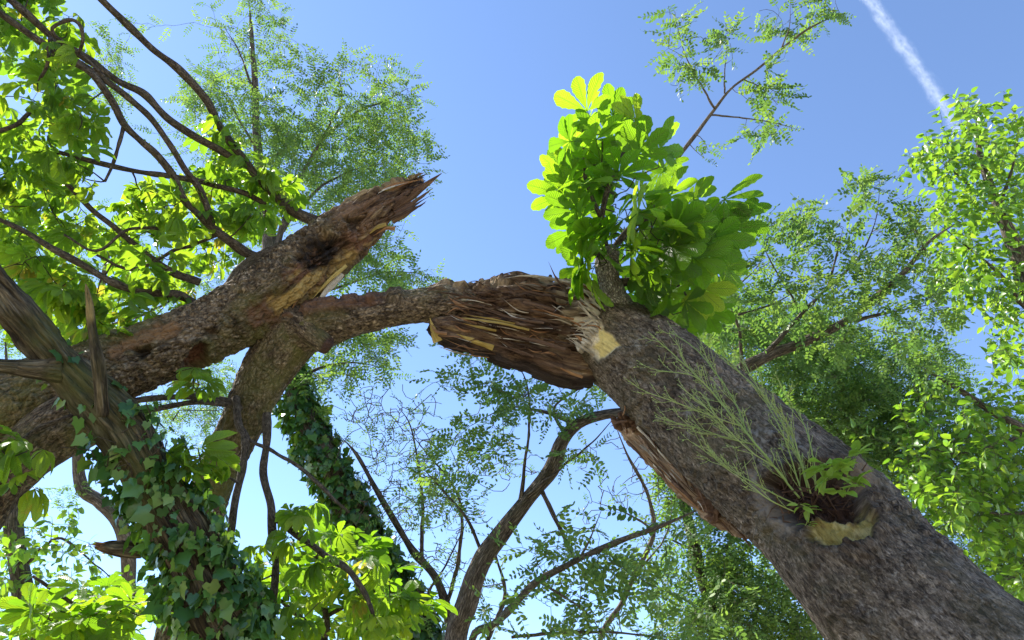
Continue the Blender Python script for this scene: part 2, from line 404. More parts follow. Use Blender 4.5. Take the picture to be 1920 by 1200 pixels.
def simple(seed, L=0.075, Wd=0.045):
    r = random.Random(seed)
    v, f, uv = leaflet(L, Wd, 5, ovate_prof, 3, r.uniform(.1, .4), r.uniform(.1, .4), 0.05)
    v[:, 1] += 0.02
    a = stick([(0, 0, 0), (0, .022, 0)], 0.0012, 3)
    return join([(v, f, uv), a])
def ivyleaf(seed):
    r = random.Random(seed); k = r.uniform(.85, 1.15)
    out = np.array([[0, -.12], [.22, -.34], [.52, -.22], [.47, .06], [.58, .30], [.38, .42], [.19, .66], [0, .98], [-.19, .66], [-.38, .42], [-.58, .30], [-.47, .06], [-.52, -.22], [-.22, -.34]])
    out = out * np.array([k * r.uniform(.85, 1.05), k]) * 0.06
    c = np.array([[0, 0.014]])
    xy = np.vstack([c, out]); z = -(xy[:, 0] ** 2) * 6 - (np.maximum(xy[:, 1], 0) ** 2) * r.uniform(2, 6) + np.abs(xy[:, 0]) * r.uniform(-.1, .3)
    v = np.column_stack([xy, z]); n = len(out)
    f = np.array([[0, 1 + 2 * i, 1 + (2 * i + 1) % n, 1 + (2 * i + 2) % n] for i in range(n // 2)])
    return v, [f], np.column_stack([xy[:, 0] * 8 + .5, xy[:, 1] * 8 + .3])
def protos(name, geo, mat, smooth=True):
    out = []
    for g in geo:
        v, F, uv = g
        out.append((v, F, uv, mesh(name, v, F, mat, {'tint': ('FLOAT', np.full(len(v), 0.0))}, uv, smooth)))
    return out
PALM = protos('palmate_leaf', [palmate(i) for i in range(7)], M_LEAF_CH)
PALMY = protos('limp_palmate_leaf', [palmate(20 + i, 9, 3, [0.25, .5, .8, 1.1][i % 4]) for i in range(8)], M_LEAF_CHY)
PINN = protos('pinnate_leaf', [pinnate(i, [5, 6, 7, 6][i % 4], [.16, .19, .22, .18][i % 4]) for i in range(6)], M_LEAF_LOC, False)
PINN4 = protos('small_pinnate_leaf', [pinnate(40 + i, [5, 6, 7][i % 3], [.17, .2, .22][i % 3], False) for i in range(5)], M_LEAF_LOC, False)
BROAD = protos('broad_leaf', [simple(i) for i in range(5)], M_LEAF_ELM)
IVY = protos('ivy_leaf', [ivyleaf(i) for i in range(6)], M_LEAF_IVY)
NEWLEAF = protos('seedling_leaf', [simple(60 + i, .085, .042) for i in range(4)], M_LEAF_NEW)

def basis(y, nrm):
    """leaf frames: y along the leaf, z near nrm"""
    y = unit(y); z = nrm - y * np.sum(nrm * y, -1, keepdims=True); z = unit(z)
    return np.stack([np.cross(y, z), y, z], -1)          # columns x, y, z
def place_leaves(parent, name, prs, pos, R, sc, n_ind, stuff_name='foliage', rng=RNG, prefer=None):
    """the n_ind leaves that show largest become parts of their own, the rest one joined mesh"""
    n = len(pos); which = rng.integers(0, len(prs), n); tint = rng.random(n)
    px, py, d = project(pos)
    inview = (px > -40) & (px < 1960) & (py > -40) & (py < 1240) & (d > .3)
    score = sc / np.maximum(d, .3) + inview * 10.0
    if prefer is not None: score = score + prefer
    order = np.argsort(-score); ind = order[:n_ind]; rest = order[n_ind:]
    inv = WORLD_INV.setdefault(parent.name, inv_of(parent))
    for i in ind:
        if not inview[i]: rest = np.append(rest, i); continue
        o = bpy.data.objects.new(name, prs[which[i]][3]); COL.objects.link(o); o.parent = parent
        m = np.eye(4); m[:3, :3] = R[i] * sc[i]; m[:3, 3] = pos[i]
        o.matrix_parent_inverse = inv; o.matrix_basis = Matrix(m.tolist())
    if len(rest):
        V, UV, T, FS = [], [], [], {}
        base = 0
        for k, (v, F, uv, _) in enumerate(prs):
            sel = rest[which[rest] == k]
            if not len(sel): continue
            vv = np.einsum('nij,vj->nvi', R[sel] * sc[sel][:, None, None], v) + pos[sel][:, None]
            V.append(vv.reshape(-1, 3)); UV.append(np.tile(uv, (len(sel), 1))); T.append(np.repeat(tint[sel], len(v)))
            for f in F:
                FS.setdefault(f.shape[1], []).append((f[None] + (base + np.arange(len(sel)) * len(v))[:, None, None]).reshape(-1, f.shape[1]))
            base += len(sel) * len(v)
        me = mesh(stuff_name, np.vstack(V), [np.vstack(x) for x in FS.values()], prs[0][3].materials[0], {'tint': ('FLOAT', np.concatenate(T))}, np.vstack(UV), prs is not PINN and prs is not PINN4)
        add(stuff_name, me, parent, 'stuff')

# ------------------------------------------------------------------ tree growth
def simple_tube(ctrl, ds, m, rough=0.1, seed=0, ell=None):
    t = Tube(ctrl, ds, m, ell=ell)
    if rough:
        d = fbm(np.column_stack([t.tc[:, :2] * 1.2 / np.maximum(t.r.mean(), .004), t.ss * 6]), 3, seed)
        t.v = t.v + t.nv * (d * rough * t.rr)[:, None]
        z = np.zeros(t.N); q = t.s / np.maximum(t.r.mean() * 9, .03)
        sh = np.stack([vnoise(np.column_stack([q, z + k * 7.7, z]), seed + 3) for k in range(3)], 1) * (t.r * .55)[:, None]
        sw = 1 + .16 * vnoise(np.column_stack([q * 2.3, z, z]), seed + 9)
        t.v = np.repeat(t.c + sh, t.m, 0) + (t.v - np.repeat(t.c, t.m, 0)) * np.repeat(sw, t.m)[:, None]
    return t
def tube_mesh(name, t, mat, wound=None, smooth=True):
    at = {'tc': ('FLOAT_VECTOR', t.tc), 'wound': ('FLOAT_COLOR', wound if wound is not None else np.zeros((len(t.v), 4)))}
    return mesh(name, t.v, t.faces(), mat, at, None, smooth)
def twig_mesh(name, lines, mat, sides=4):
    V, TC, F = [], [], []; base = 0
    for p, r in lines:
        p = np.asarray(p); r = np.asarray(r)
        t, n, b = frames(p)
        th = np.arange(sides) / sides * 2 * math.pi
        v = p[:, None] + r[:, None, None] * (np.cos(th)[None, :, None] * n[:, None] + np.sin(th)[None, :, None] * b[:, None])
        s = np.concatenate([[0], np.cumsum(np.linalg.norm(np.diff(p, axis=0), axis=1))])
        tc = np.stack([np.tile(np.cos(th) * .01, len(p)), np.tile(np.sin(th) * .01, len(p)), np.repeat(s, sides)], 1) + p[0]
        i = np.arange(len(p) - 1)[:, None] * sides; j = np.arange(sides)[None]; k = (j + 1) % sides
        F.append(np.stack([i + j, i + k, i + sides + k, i + sides + j], -1).reshape(-1, 4) + base)
        V.append(v.reshape(-1, 3)); TC.append(tc); base += len(p) * sides
    return mesh(name, np.vstack(V), [np.vstack(F)], mat, {'tc': ('FLOAT_VECTOR', np.vstack(TC)), 'wound': ('FLOAT_COLOR', np.zeros((base, 4)))})
class Skel:
    def __init__(s): s.p = np.zeros((0, 3)); s.r = np.zeros(0)
    def add_tube(s, t): s.p = np.vstack([s.p, t.c]); s.r = np.concatenate([s.r, t.r])
def grow(sk, tips, rng, rtip=0.0022, k=0.011, seg=0.09, wob=0.12, up=0.15):
    """joins every tip to the nearest wood grown so far; returns curved twigs (points, radii)"""
    if not len(tips): return []
    d0 = np.array([np.min(np.sum((sk.p - t) ** 2, 1)) for t in tips])
    cap = len(sk.p) + len(tips) * 40
    PP = np.zeros((cap, 3)); RR = np.zeros(cap); n = len(sk.p); PP[:n] = sk.p; RR[:n] = sk.r
    lines = []
    for i in np.argsort(d0):
        tip = tips[i]
        dist = np.sqrt(np.sum((PP[:n] - tip) ** 2, 1))
        j = int(np.argmin(dist * (1 + 0.12 * rng.random(n)) + 0.02 * (RR[:n] < rtip * 1.3)))
        a = PP[j]; L = dist[j]
        if L < 0.02: continue
        m = min(38, max(3, int(L / seg) + 2)); t = np.linspace(0, 1, m)[:, None]
        c = (a + tip) / 2 + rng.normal(0, wob * L, 3) - np.array([0, 0, up * L * .5]) * rng.random()
        q = (1 - t) ** 2 * a + 2 * t * (1 - t) * c + t * t * tip
        q[1:-1] += rng.normal(0, 0.012 * min(1, L), (m - 2, 3))
        r0 = min(RR[j] * 0.75, rtip + k * L); r0 = max(r0, rtip)
        r = r0 + (rtip * .8 - r0) * t[:, 0] ** .8
        lines.append((q, r))
        PP[n:n + m - 1] = q[1:]; RR[n:n + m - 1] = r[1:]; n += m - 1
    return lines
def blob_tips(blobs, rng, mult=1.0):
    """blobs: (px, py, rx, ry, depth, half_depth, count)"""
    out = []
    for (x, y, rx, ry, d, dd, n) in blobs:
        n = int(n * mult)
        a = rng.random(n) * 2 * math.pi; r = np.sqrt(rng.random(n)) * (0.75 + 0.35 * rng.random(n))
        zz = d + dd * rng.uniform(-1, 1, n)
        m = max(2, n // 6); c = rng.integers(0, m, n); q = rng.normal(0, .4, (n, 3)); q[:m] = 0     # clumps of about six shoots
        for k in range(n):
            j = c[k] if k >= m else k
            out.append(P(x + rx * (r[j] * math.cos(a[j]) + q[k, 0]), y + ry * (r[j] * math.sin(a[j]) + q[k, 1]), zz[j] + dd * q[k, 2] * 1.5))
    return np.array(out) if out else np.zeros((0, 3))
def leaf_sites(lines, rng, spacing, start=0.25, minlen=0.0):
    pos, dr = [], []
    for q, r in lines:
        s = np.concatenate([[0], np.cumsum(np.linalg.norm(np.diff(q, axis=0), axis=1))]); L = s[-1]
        if L < minlen: continue
        st = max(start * L, L - 0.75)
        m = max(1, int((L - st) / spacing))
        for x in np.append(np.linspace(st, L, m, endpoint=False) + rng.random(m) * spacing * .5, L):
            x = min(x, L); k = min(len(s) - 2, max(0, np.searchsorted(s, x) - 1)); f = (x - s[k]) / max(s[k + 1] - s[k], 1e-6)
            pos.append(q[k] * (1 - f) + q[k + 1] * f); dr.append(q[k + 1] - q[k])
    return np.array(pos), unit(np.array(dr))
UP = np.array([0, 0, 1.0])
def locust_leaves(parent, lines, rng, spacing, n_ind, sc=1.0, prs=None, tilt=0.45, name='leaf', droop=0.35):
    pos, dr = leaf_sites(lines, rng, spacing)
    n = len(pos)
    side = rng.normal(0, 1, (n, 3)); side -= dr * np.sum(side * dr, 1, keepdims=True); side = unit(side) * np.array([1, 1, .5])
    y = unit(dr * .45 + side * 1.0 - UP * droop * rng.random((n, 1)))
    nr = UP + SUN_DIR * .3 + rng.normal(0, tilt, (n, 3))
    place_leaves(parent, name, prs or PINN, pos, basis(y, nr), sc * rng.uniform(.75, 1.2, n), n_ind, rng=rng)
    return n
def ground_ctrl(p, r, flare=1.35, lean=(0, 0)):
    """extends a trunk that leaves the frame at p down to the soil"""
    x, y, z = p
    return [(np.array([x + lean[0] * z, y + lean[1] * z, -0.15]), r * flare), (np.array([x + lean[0] * z * .45, y + lean[1] * z * .45, z * .5]), r * 1.08)]
def build_tree(name, label, trunk, branches, blobs, seed, mat=None, leaf='pinn', spacing=0.085, n_ind=120, sc=1.0, lean=(0, 0), grown=True, ds=0.06, sides=14, rtip=0.0022, k=0.011, tilt=0.45, group=None, bare=0, cat='tree', twig_kind='stuff', wob=.12, dens=1.5):
    rng = np.random.default_rng(seed)
    tr = pl(*trunk); tr[-1] = (tr[-1][0], tr[-1][1] * .4)
    ctrl = (ground_ctrl(tr[0][0], tr[0][1], lean=lean) if grown else []) + tr
    base = np.array([ctrl[0][0][0], ctrl[0][0][1], 0.0])
    T = thing(name, label, cat, base, group)
    sk = Skel()
    t = simple_tube(ctrl, ds, sides, 0.10, seed)
    add('trunk', tube_mesh('trunk', t, mat or M_BARK_LOC), T); sk.add_tube(t)
    for bi, b in enumerate(branches):
        bb = pl(*b); nb = len(bb); bb = [(p, r_ * np.interp(i / (nb - 1), [0, .3, 1], [.8, .72, .25])) for i, (p, r_) in enumerate(bb)]
        bt = simple_tube(bb, ds * .7, 8, 0.10, seed + bi + 1)
        add('branch', tube_mesh('branch', bt, mat or M_BARK_LOC), T); sk.add_tube(bt)
    tips = blob_tips(blobs, rng, dens)
    lines = grow(sk, tips, rng, rtip, k, wob=wob)
    if lines:
        add('twigs', twig_mesh('twigs', lines, M_TWIG), T, 'stuff')
        live = lines if not bare else [l for l in lines if rng.random() > bare]
        if leaf == 'pinn': locust_leaves(T, live, rng, spacing, n_ind, sc, PINN, tilt)
        elif leaf == 'pinn4': locust_leaves(T, live, rng, spacing, n_ind, sc, PINN4, tilt)
        elif leaf == 'broad': locust_leaves(T, live, rng, spacing, n_ind, sc, BROAD, tilt, droop=.6)
    return T, t, sk, lines
def splinter(parent, pts, w, thick, mat, seed, name='splinter'):
    """a flat tapering shard along points, ragged"""
    rng = np.random.default_rng(seed)
    n = len(pts); rad = [w / 2 * f for f in np.interp(np.linspace(0, 1, n), [0, .25, .7, 1], [.9, 1, .6, .06])]
    t = Tube(list(zip(pts, rad)), 0.02, 7, ref=rng.normal(0, 1, 3), ell=(1, thick / w))
    d = fbm(np.column_stack([np.cos(t.th) * 2.2 + seed, np.sin(t.th) * 2.2, t.ss * 14]), 3, seed)
    t.v += t.nv * (d * t.rr * .55)[:, None]
    o = add(name, tube_mesh(name, t, mat, None, False), parent)
    return o

# ------------------------------------------------------------------ ground
def make_ground():
    t = NT('woodland_floor')
    pos = t.n('ShaderNodeNewGeometry').outputs['Position']
    a = t.noise(pos, 0.8, 6, 0.65); b = t.noise(pos, 14, 5, 0.7)
    col = t.ramp(t.math('ADD', t.math('MULTIPLY', a, .6), t.math('MULTIPLY', b, .4)), [(0.35, (0.26, 0.21, 0.14)), (0.5, (0.36, 0.31, 0.21)), (0.65, (0.28, 0.30, 0.14))])
    m = t.surf(col, 0.95, t.bump(b, 0.6, 0.05))
    g = np.concatenate([-np.geomspace(4000, 12, 14), np.linspace(-10, 10, 41), np.geomspace(12, 4000, 14)])
    X, Y = np.meshgrid(g, g + 4, indexing='ij')
    v = np.column_stack([X.ravel(), Y.ravel(), np.zeros(X.size)])
    near = np.exp(-(v[:, 0] ** 2 + v[:, 1] ** 2) / 400)
    v[:, 2] = fbm(np.column_stack([v[:, :2] * .5, np.zeros(len(v))]), 3, 3) * .08 * near
    n = len(g); i = np.arange(n - 1)[:, None] * n; j = np.arange(n - 1)[None]
    f = np.stack([i + j, i + n + j, i + n + j + 1, i + j + 1], -1).reshape(-1, 4)
    o = obj('ground', mesh('ground', v, [f], m), None, 'structure')
make_ground()

def paint(w, mask, col):
    """lays a wound colour (rgb) over a vertex wound layer"""
    m = mask[:, None]
    a0 = w[:, 3:4]; a = np.maximum(a0, m)
    w[:, :3] = w[:, :3] * (1 - m) + np.array(col) * m
    w[:, 3:4] = a
    return w

# ------------------------------------------------------------------ the broken chestnut tree (right)
BT = thing('broken_chestnut_tree', 'snapped leaning chestnut trunk with rough grey brown bark, rot hollow and leafy green shoot', 'tree', (0, 0, 0))
def broken_tree():
    ctrl = pl((1980, 1420, 2.15, 360), (1850, 1300, 2.33, 325), (1695, 1145, 2.6, 296), (1620, 1065, 2.75, 276), (1520, 948, 3.0, 244), (1385, 835, 3.32, 222),
              (1262, 722, 3.62, 192), (1170, 650, 3.8, 172), (1112, 618, 3.88, 160), (1066, 604, 3.9, 150))
    p0, r0 = ctrl[0]; p1 = ctrl[1][0]; dr = (p0 - p1) / np.linalg.norm(p0 - p1)
    k = (p0[2] + .15) / -dr[2]
    g = p0 + dr * k
    ctrl = [(g, r0 * 1.55), (p0 + dr * k * .55, r0 * 1.12)] + ctrl
    BT.location = (g[0], g[1], 0); WORLD_INV.pop(BT.name, None)
    bpy.context.view_layer.update()
    T = Tube(ctrl, 0.0075, 300)
    px, py, d = project(T.v); face = T.facing()
    f = np.clip(face * 4, 0, 1)
    wob = fbm(T.v * 22, 3, 5) * 9
    pxn, pyn = px + wob, py + fbm(T.v * 22, 3, 9) * 9
    # bark relief: large swellings, plates, fine grain
    big = fbm(T.tc * np.array([3, 3, 1.6]), 3, 11)
    med = ridged(T.tc * np.array([26, 26, 15]), 3, 21)
    fin = fbm(T.tc * np.array([75, 75, 42]), 2, 31)
    f1, f2, cid = worley(T.tc * np.array([46, 46, 27]), 41)
    rgh = .35 + .65 * sstep(-.25, .25, fbm(T.tc * np.array([6, 6, 3.5]), 3, 13))
    p1, p2, pc = worley(T.tc * np.array([19, 19, 10]) + fbm(T.tc * 9, 2, 17)[:, None] * .9, 43)
    disp = big * .045 + sstep(.02, .18, p2 - p1) * (pc > .45) * .011 * rgh + (med - .7) * .026 * rgh + fin * .006 * rgh + cid * .004 * rgh + (ridged(T.tc * np.array([50, 50, 20]), 2, 23) - .7) * .010 * rgh
    s_end = T.s[-1]
    # wounds on the trunk, each with depth of its own
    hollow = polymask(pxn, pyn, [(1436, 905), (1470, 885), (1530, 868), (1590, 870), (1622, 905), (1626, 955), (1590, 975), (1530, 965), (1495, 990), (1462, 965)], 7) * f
    yellow = polymask(pxn + fbm(T.v * 90, 3, 71) * 9, pyn + fbm(T.v * 90, 3, 72) * 9, [(1512, 982), (1545, 968), (1600, 978), (1625, 940), (1642, 975), (1630, 1008), (1598, 1016), (1590, 1004), (1572, 1024), (1545, 1026), (1522, 1008)], 4) * f
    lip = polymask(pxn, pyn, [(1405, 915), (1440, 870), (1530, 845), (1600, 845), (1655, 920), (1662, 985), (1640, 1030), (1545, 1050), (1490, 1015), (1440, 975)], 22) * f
    scar = polymask(pxn, pyn, [(1400, 880), (1425, 880), (1445, 935), (1500, 1000), (1470, 1000), (1425, 950)], 10) * f
    rimr = polymask(pxn, pyn, [(1596, 850), (1612, 842), (1650, 905), (1625, 915), (1600, 880)], 6) * f
    pale = polymask(pxn, pyn, [(1060, 516), (1098, 524), (1116, 556), (1122, 598), (1134, 622), (1166, 648), (1150, 664), (1122, 678), (1098, 656), (1074, 664), (1062, 600), (1066, 560)], 5) * f
    yel2 = polymask(pxn, pyn, [(1124, 615), (1165, 647), (1124, 676), (1108, 655)], 4) * f
    weath = polymask(pxn, pyn, [(1390, 790), (1480, 800), (1535, 850), (1450, 880), (1410, 880)], 18) * f
    knot = polymask(pxn, pyn, [(1350, 795), (1380, 785), (1400, 795), (1375, 806)], 8) * f
    disp = disp * (1 - .7 * np.maximum(yellow, pale)) + (lip - hollow) * .016 * (1 - yellow) - hollow * (.13 + .045 * fbm(T.v * 30, 3, 3)) - yellow * (.035 + .02 * fbm(T.v * 24, 3, 33)) - pale * .022 - scar * .012 - knot * .02
    T.v = T.v + T.nv * disp[:, None]
    jag = sstep(s_end - .16, s_end, T.ss) * (fbm(np.column_stack([np.cos(T.th) * 5, np.sin(T.th) * 5, T.th * 0]), 4, 77) * .09)
    T.v += T.tv * jag[:, None]
    w = np.zeros((len(T.v), 4))
    spec = fbm(T.v * 60, 3, 15)
    paint(w, weath * sstep(-.25, .35, spec) * .8, (.33, .31, .30))
    paint(w, scar * .85, (.32, .29, .27))
    paint(w, rimr * .8, (.30, .23, .16))
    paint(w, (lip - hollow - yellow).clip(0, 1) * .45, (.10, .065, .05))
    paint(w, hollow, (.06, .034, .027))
    paint(w, yellow, (.27, .22, .075)); paint(w, yellow * sstep(-.05, .2, fbm(T.v * 18, 3, 19)) * .75, (.15, .10, .045)); paint(w, yellow * sstep(.0, .25, fbm(T.v * 31, 3, 29)) * .8, (.42, .36, .18))
    paint(w, pale, (.80, .74, .66)); paint(w, yel2, (.70, .58, .26))
    paint(w, sstep(s_end - .03, s_end, T.ss) * .9, (.5, .4, .3))
    trunk = add('trunk', tube_mesh('trunk', T, M_BARK_R, w), BT)
    # torn heartwood that bends over to the left
    H = Tube(pl((1150, 640, 3.86, 100), (1105, 615, 3.87, 122), (1072, 606, 3.86, 140), (1030, 600, 3.84, 152), (960, 588, 3.8, 140), (900, 580, 3.79, 106), (850, 570, 3.79, 80), (805, 570, 3.79, 60)), 0.008, 190)
    hx, hy, hd = project(H.v)
    c1 = np.column_stack([H.tc[:, :2] * 13, H.ss * 2.2])
    f1, f2, cid = worley(np.column_stack([H.tc[:, :2] * 30, H.ss * 2.2]), 5)
    disp = (cid - .5) * .07 + ridged(np.column_stack([H.tc[:, :2] * 34, H.ss * 4]), 3, 8) * .05 - .04 + fbm(c1, 3, 2) * .05
    gr = ridged(np.column_stack([H.tc[:, :2] * 15, H.ss * 1.7]), 2, 91)
    groove = sstep(.78, .9, gr + .05 * fbm(H.v * 18, 2, 3))
    disp += -groove * .12 + sstep(.1, .5, fbm(np.column_stack([H.tc[:, :2] * 60, H.ss * 7]), 2, 95)) * .018
    disp *= np.interp(H.rr, [.05, .2], [.35, 1])
    H.v += H.nv * disp[:, None]
    w = np.zeros((len(H.v), 4)); fh = np.clip(H.facing() * 4, 0, 1)
    n1 = fbm(np.column_stack([H.tc[:, :2] * 25, H.ss * 3]), 3, 44)
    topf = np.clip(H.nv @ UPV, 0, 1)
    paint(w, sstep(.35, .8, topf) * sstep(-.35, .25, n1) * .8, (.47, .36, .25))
    rim = polymask(hx + n1 * 25, hy, [(1040, 520), (1095, 525), (1120, 570), (1120, 640), (1080, 690), (1062, 620), (1050, 560)], 8) * fh
    paint(w, rim * sstep(-.3, .2, n1) * .9, (.55, .46, .37))
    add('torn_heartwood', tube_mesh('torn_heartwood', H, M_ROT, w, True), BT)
    # the slab under it, bark outside
    S = Tube(pl((1110, 690, 3.8, 70), (1060, 684, 3.77, 78), (1000, 664, 3.74, 76), (930, 645, 3.71, 66), (870, 628, 3.69, 54), (832, 618, 3.68, 46), (812, 611, 3.67, 26)), 0.008, 110)
    sx, sy, sd = project(S.v)
    f1, f2, cid = worley(np.column_stack([S.tc[:, :2] * 26, S.ss * 4]), 15)
    S.v += S.nv * ((cid - .5) * .035 + (ridged(np.column_stack([S.tc[:, :2] * 40, S.ss * 5]), 3, 18) - .7) * .035)[:, None]
    S.v += S.tv * (sstep(S.s[-1] - .1, S.s[-1], S.ss) * fbm(np.column_stack([np.cos(S.th) * 4, np.sin(S.th) * 4, S.th * 0]), 3, 7) * .06)[:, None]
    w = np.zeros((len(S.v), 4))
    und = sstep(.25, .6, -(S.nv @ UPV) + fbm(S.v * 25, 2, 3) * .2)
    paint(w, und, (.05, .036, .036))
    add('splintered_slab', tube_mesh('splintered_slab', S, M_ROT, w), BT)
    # fresh shards
    sh = [  # (points px/py/depth), width m, thickness m, material
        ([(992, 618, 3.56), (940, 606, 3.55), (880, 598, 3.56), (852, 596, 3.6)], .030, .012, M_YELLOW),
        ([(985, 612, 3.58), (930, 600, 3.56), (870, 590, 3.6)], .018, .008, M_YELLOW),
        ([(930, 620, 3.56), (900, 614, 3.55), (868, 606, 3.57)], .05, .012, M_YELLOW),
        ([(925, 652, 3.60), (890, 640, 3.58), (856, 626, 3.58)], .04, .01, M_YELLOW),
        ([(822, 640, 3.63), (812, 618, 3.62), (806, 596, 3.62)], .055, .03, M_YELLOW),
        ([(838, 625, 3.6), (818, 622, 3.6), (806, 606, 3.6)], .03, .02, M_WOODORANGE),
        ([(1000, 668, 3.6), (960, 655, 3.58), (905, 640, 3.57)], .022, .008, M_WOODBROWN),
        ([(1092, 708, 3.62), (1070, 700, 3.62), (1040, 684, 3.63)], .03, .012, M_WOODORANGE),
        ([(1060, 655, 3.58), (1010, 640, 3.56), (950, 628, 3.56)], .03, .01, M_WOODBROWN),
        ([(1075, 560, 3.6), (1045, 525, 3.58), (1028, 490, 3.58)], .024, .014, M_WOODBROWN),
        ([(1000, 520, 3.72), (970, 511, 3.72), (945, 513, 3.72)], .03, .012, M_WOODBROWN),
        ([(1070, 530, 3.7), (1000, 518, 3.68), (940, 522, 3.68)], .025, .012, M_WOODPALE),
        ([(900, 560, 3.66), (870, 568, 3.64), (848, 572, 3.64)], .02, .008, M_WOODBROWN),
        ([(880, 580, 3.64), (858, 570, 3.63), (840, 556, 3.64)], .025, .01, M_WOODORANGE),
        ([(1040, 580, 3.58), (980, 566, 3.58), (930, 566, 3.6)], .025, .01, M_WOODBROWN),
        ([(1030, 556, 3.6), (970, 545, 3.6), (910, 548, 3.64)], .022, .01, M_WOODBROWN),
        ([(1020, 606, 3.56), (960, 596, 3.56), (905, 580, 3.58)], .02, .01, M_WOODBROWN)]
    for i, (p, w_, th, m) in enumerate(sh):
        splinter(BT, [P(*q) for q in p], w_, th, m, 100 + i)
    rng = np.random.default_rng(4)
    for i in range(120):                                   # small ragged fibres over the torn face
        x = rng.uniform(870, 1080); y = rng.uniform(530, 680) * .9 + .1 * (590 + (x - 870) * .2); L = rng.uniform(25, 75)
        dd = 3.62 - .05 * rng.random()
        pts = [P(x, y, dd + .05), P(x - L * .5, y - L * .12 + rng.normal(0, 4), dd - .01), P(x - L, y - L * .2 + rng.normal(0, 8), dd - .005 + rng.normal(0, .015))]
        splinter(BT, pts, rng.uniform(.006, .016), .005, [M_WOODBROWN, M_WOODBROWN, M_ROT, M_WOODORANGE, M_WOODPALE][rng.integers(0, 5)], 300 + i)
    for i in range(64):                                   # pale frayed fringe round the break
        u = rng.random(); x = np.interp(u, [0, .35, .6, 1], [1070, 1106, 1112, 1092]) + rng.normal(0, 9); y = np.interp(u, [0, .35, .6, 1], [528, 560, 605, 662]) + rng.normal(0, 5)
        L = rng.uniform(14, 44); dd = np.interp(u, [0, .3, .6, 1], [3.74, 3.66, 3.62, 3.62]); a = rng.normal(0, .35) + .45
        pts = [P(x + L * .4, y + L * .25, dd + .035), P(x - L * .1, y - L * .1, dd - .012), P(x - L * math.cos(a), y - L * math.sin(a), dd + .0 + rng.normal(0, .012))]
        splinter(BT, pts, rng.uniform(.010, .028), .007, [M_WOODPALE, M_WOODPALE, M_WOODPALE, M_WOODORANGE][rng.integers(0, 4)], 600 + i)
    # strip of torn wood hanging along the lower edge
    B = Tube(pl((1168, 790, 3.76, 26), (1200, 817, 3.68, 44), (1250, 867, 3.58, 54), (1306, 923, 3.46, 52), (1366, 973, 3.34, 46), (1418, 1010, 3.24, 14)), 0.008, 60, ref=FWD, ell=(.35, 1))
    f1, f2, cid = worley(np.column_stack([B.tc[:, :2] * 24, B.ss * 4]), 25)
    B.v += B.nv * ((cid - .5) * .03 + (ridged(np.column_stack([B.tc[:, :2] * 60, B.ss * 5]), 3, 28) - .7) * .045 + fbm(B.tc * np.array([9, 9, 6]), 3, 29) * .03)[:, None]
    add('hanging_strip', tube_mesh('hanging_strip', B, M_WOODTAN), BT)
    D = Tube(pl((1150, 796, 3.66, 14), (1180, 786, 3.64, 24), (1214, 802, 3.58, 30), (1262, 842, 3.48, 26), (1310, 898, 3.38, 28), (1336, 950, 3.28, 28), (1340, 982, 3.25, 8)), 0.007, 70, ref=FWD, ell=(.6, 1))
    f1, f2, cid = worley(D.tc * 45, 35)
    D.v += D.nv * ((cid - .5) * .05 + fbm(D.tc * np.array([30, 30, 14]), 4, 36) * .045)[:, None]
    add('ragged_bark', tube_mesh('ragged_bark', D, M_WOODBROWN), BT)
    for i, (a, b_, c, m, w_) in enumerate([
            ((1195, 800, 3.55), (1240, 850, 3.48), (1290, 910, 3.40), M_WOODPALE, .03), ((1240, 880, 3.54), (1290, 935, 3.44), (1320, 962, 3.38), M_WOODORANGE, .035),
            ((1340, 930, 3.3), (1380, 975, 3.24), (1418, 1006, 3.18), M_WOODORANGE, .06), ((1345, 945, 3.28), (1372, 978, 3.22), (1395, 990, 3.2), M_YELLOW, .03),
            ((1320, 905, 3.3), (1335, 945, 3.24), (1342, 985, 3.22), M_WOODBROWN, .03), ((1300, 900, 3.3), (1322, 945, 3.24), (1330, 975, 3.24), M_WOODBROWN, .022),
            ((1175, 790, 3.56), (1160, 792, 3.56), (1144, 800, 3.58), M_WOODBROWN, .02), ((1168, 778, 3.56), (1172, 764, 3.58), (1165, 752, 3.6), M_WOODORANGE, .02),
            ((1215, 815, 3.5), (1228, 835, 3.45), (1236, 860, 3.44), M_WOODBROWN, .03), ((1260, 855, 3.42), (1280, 885, 3.36), (1292, 915, 3.36), M_WOODBROWN, .03)]):
        splinter(BT, [P(*a), P(*b_), P(*c)], w_, w_ * .35, m, 200 + i)
    for i in range(34):                                   # frayed edge of the strip
        u = rng.random(); x = np.interp(u, [0, .3, .65, 1], [1180, 1235, 1310, 1400]) + rng.normal(0, 7); y = np.interp(u, [0, .3, .65, 1], [812, 866, 938, 1000]) + rng.normal(0, 8)
        dd = np.interp(u, [0, 1], [3.60, 3.16]); L = rng.uniform(25, 70)
        splinter(BT, [P(x, y, dd + .03), P(x + L * .35, y + L * .34, dd - .03), P(x + L * .7 + rng.normal(0, 5), y + L * .75 + rng.normal(0, 5), dd - .06)], rng.uniform(.01, .028), .006, [M_WOODBROWN, M_WOODTAN, M_WOODPALE, M_WOODBROWN][rng.integers(0, 4)], 700 + i)
    # litter in the hollow
    lines = []
    for i in range(110):
        x, y = rng.uniform(1455, 1625), rng.uniform(905, 985)
        a = P(x, y, rng.uniform(2.74, 2.86)); v = unit(rng.normal(0, 1, 3)) * rng.uniform(.03, .11)
        q = np.array([a, a + v * .5 + rng.normal(0, .01, 3), a + v]); lines.append((q, np.array([.003, .0025, .0012]) * rng.uniform(.6, 1.8)))
    add('litter', twig_mesh('litter', lines, M_WOODBROWN, 4), BT, 'stuff')
    # the shoot
    sk = Skel()
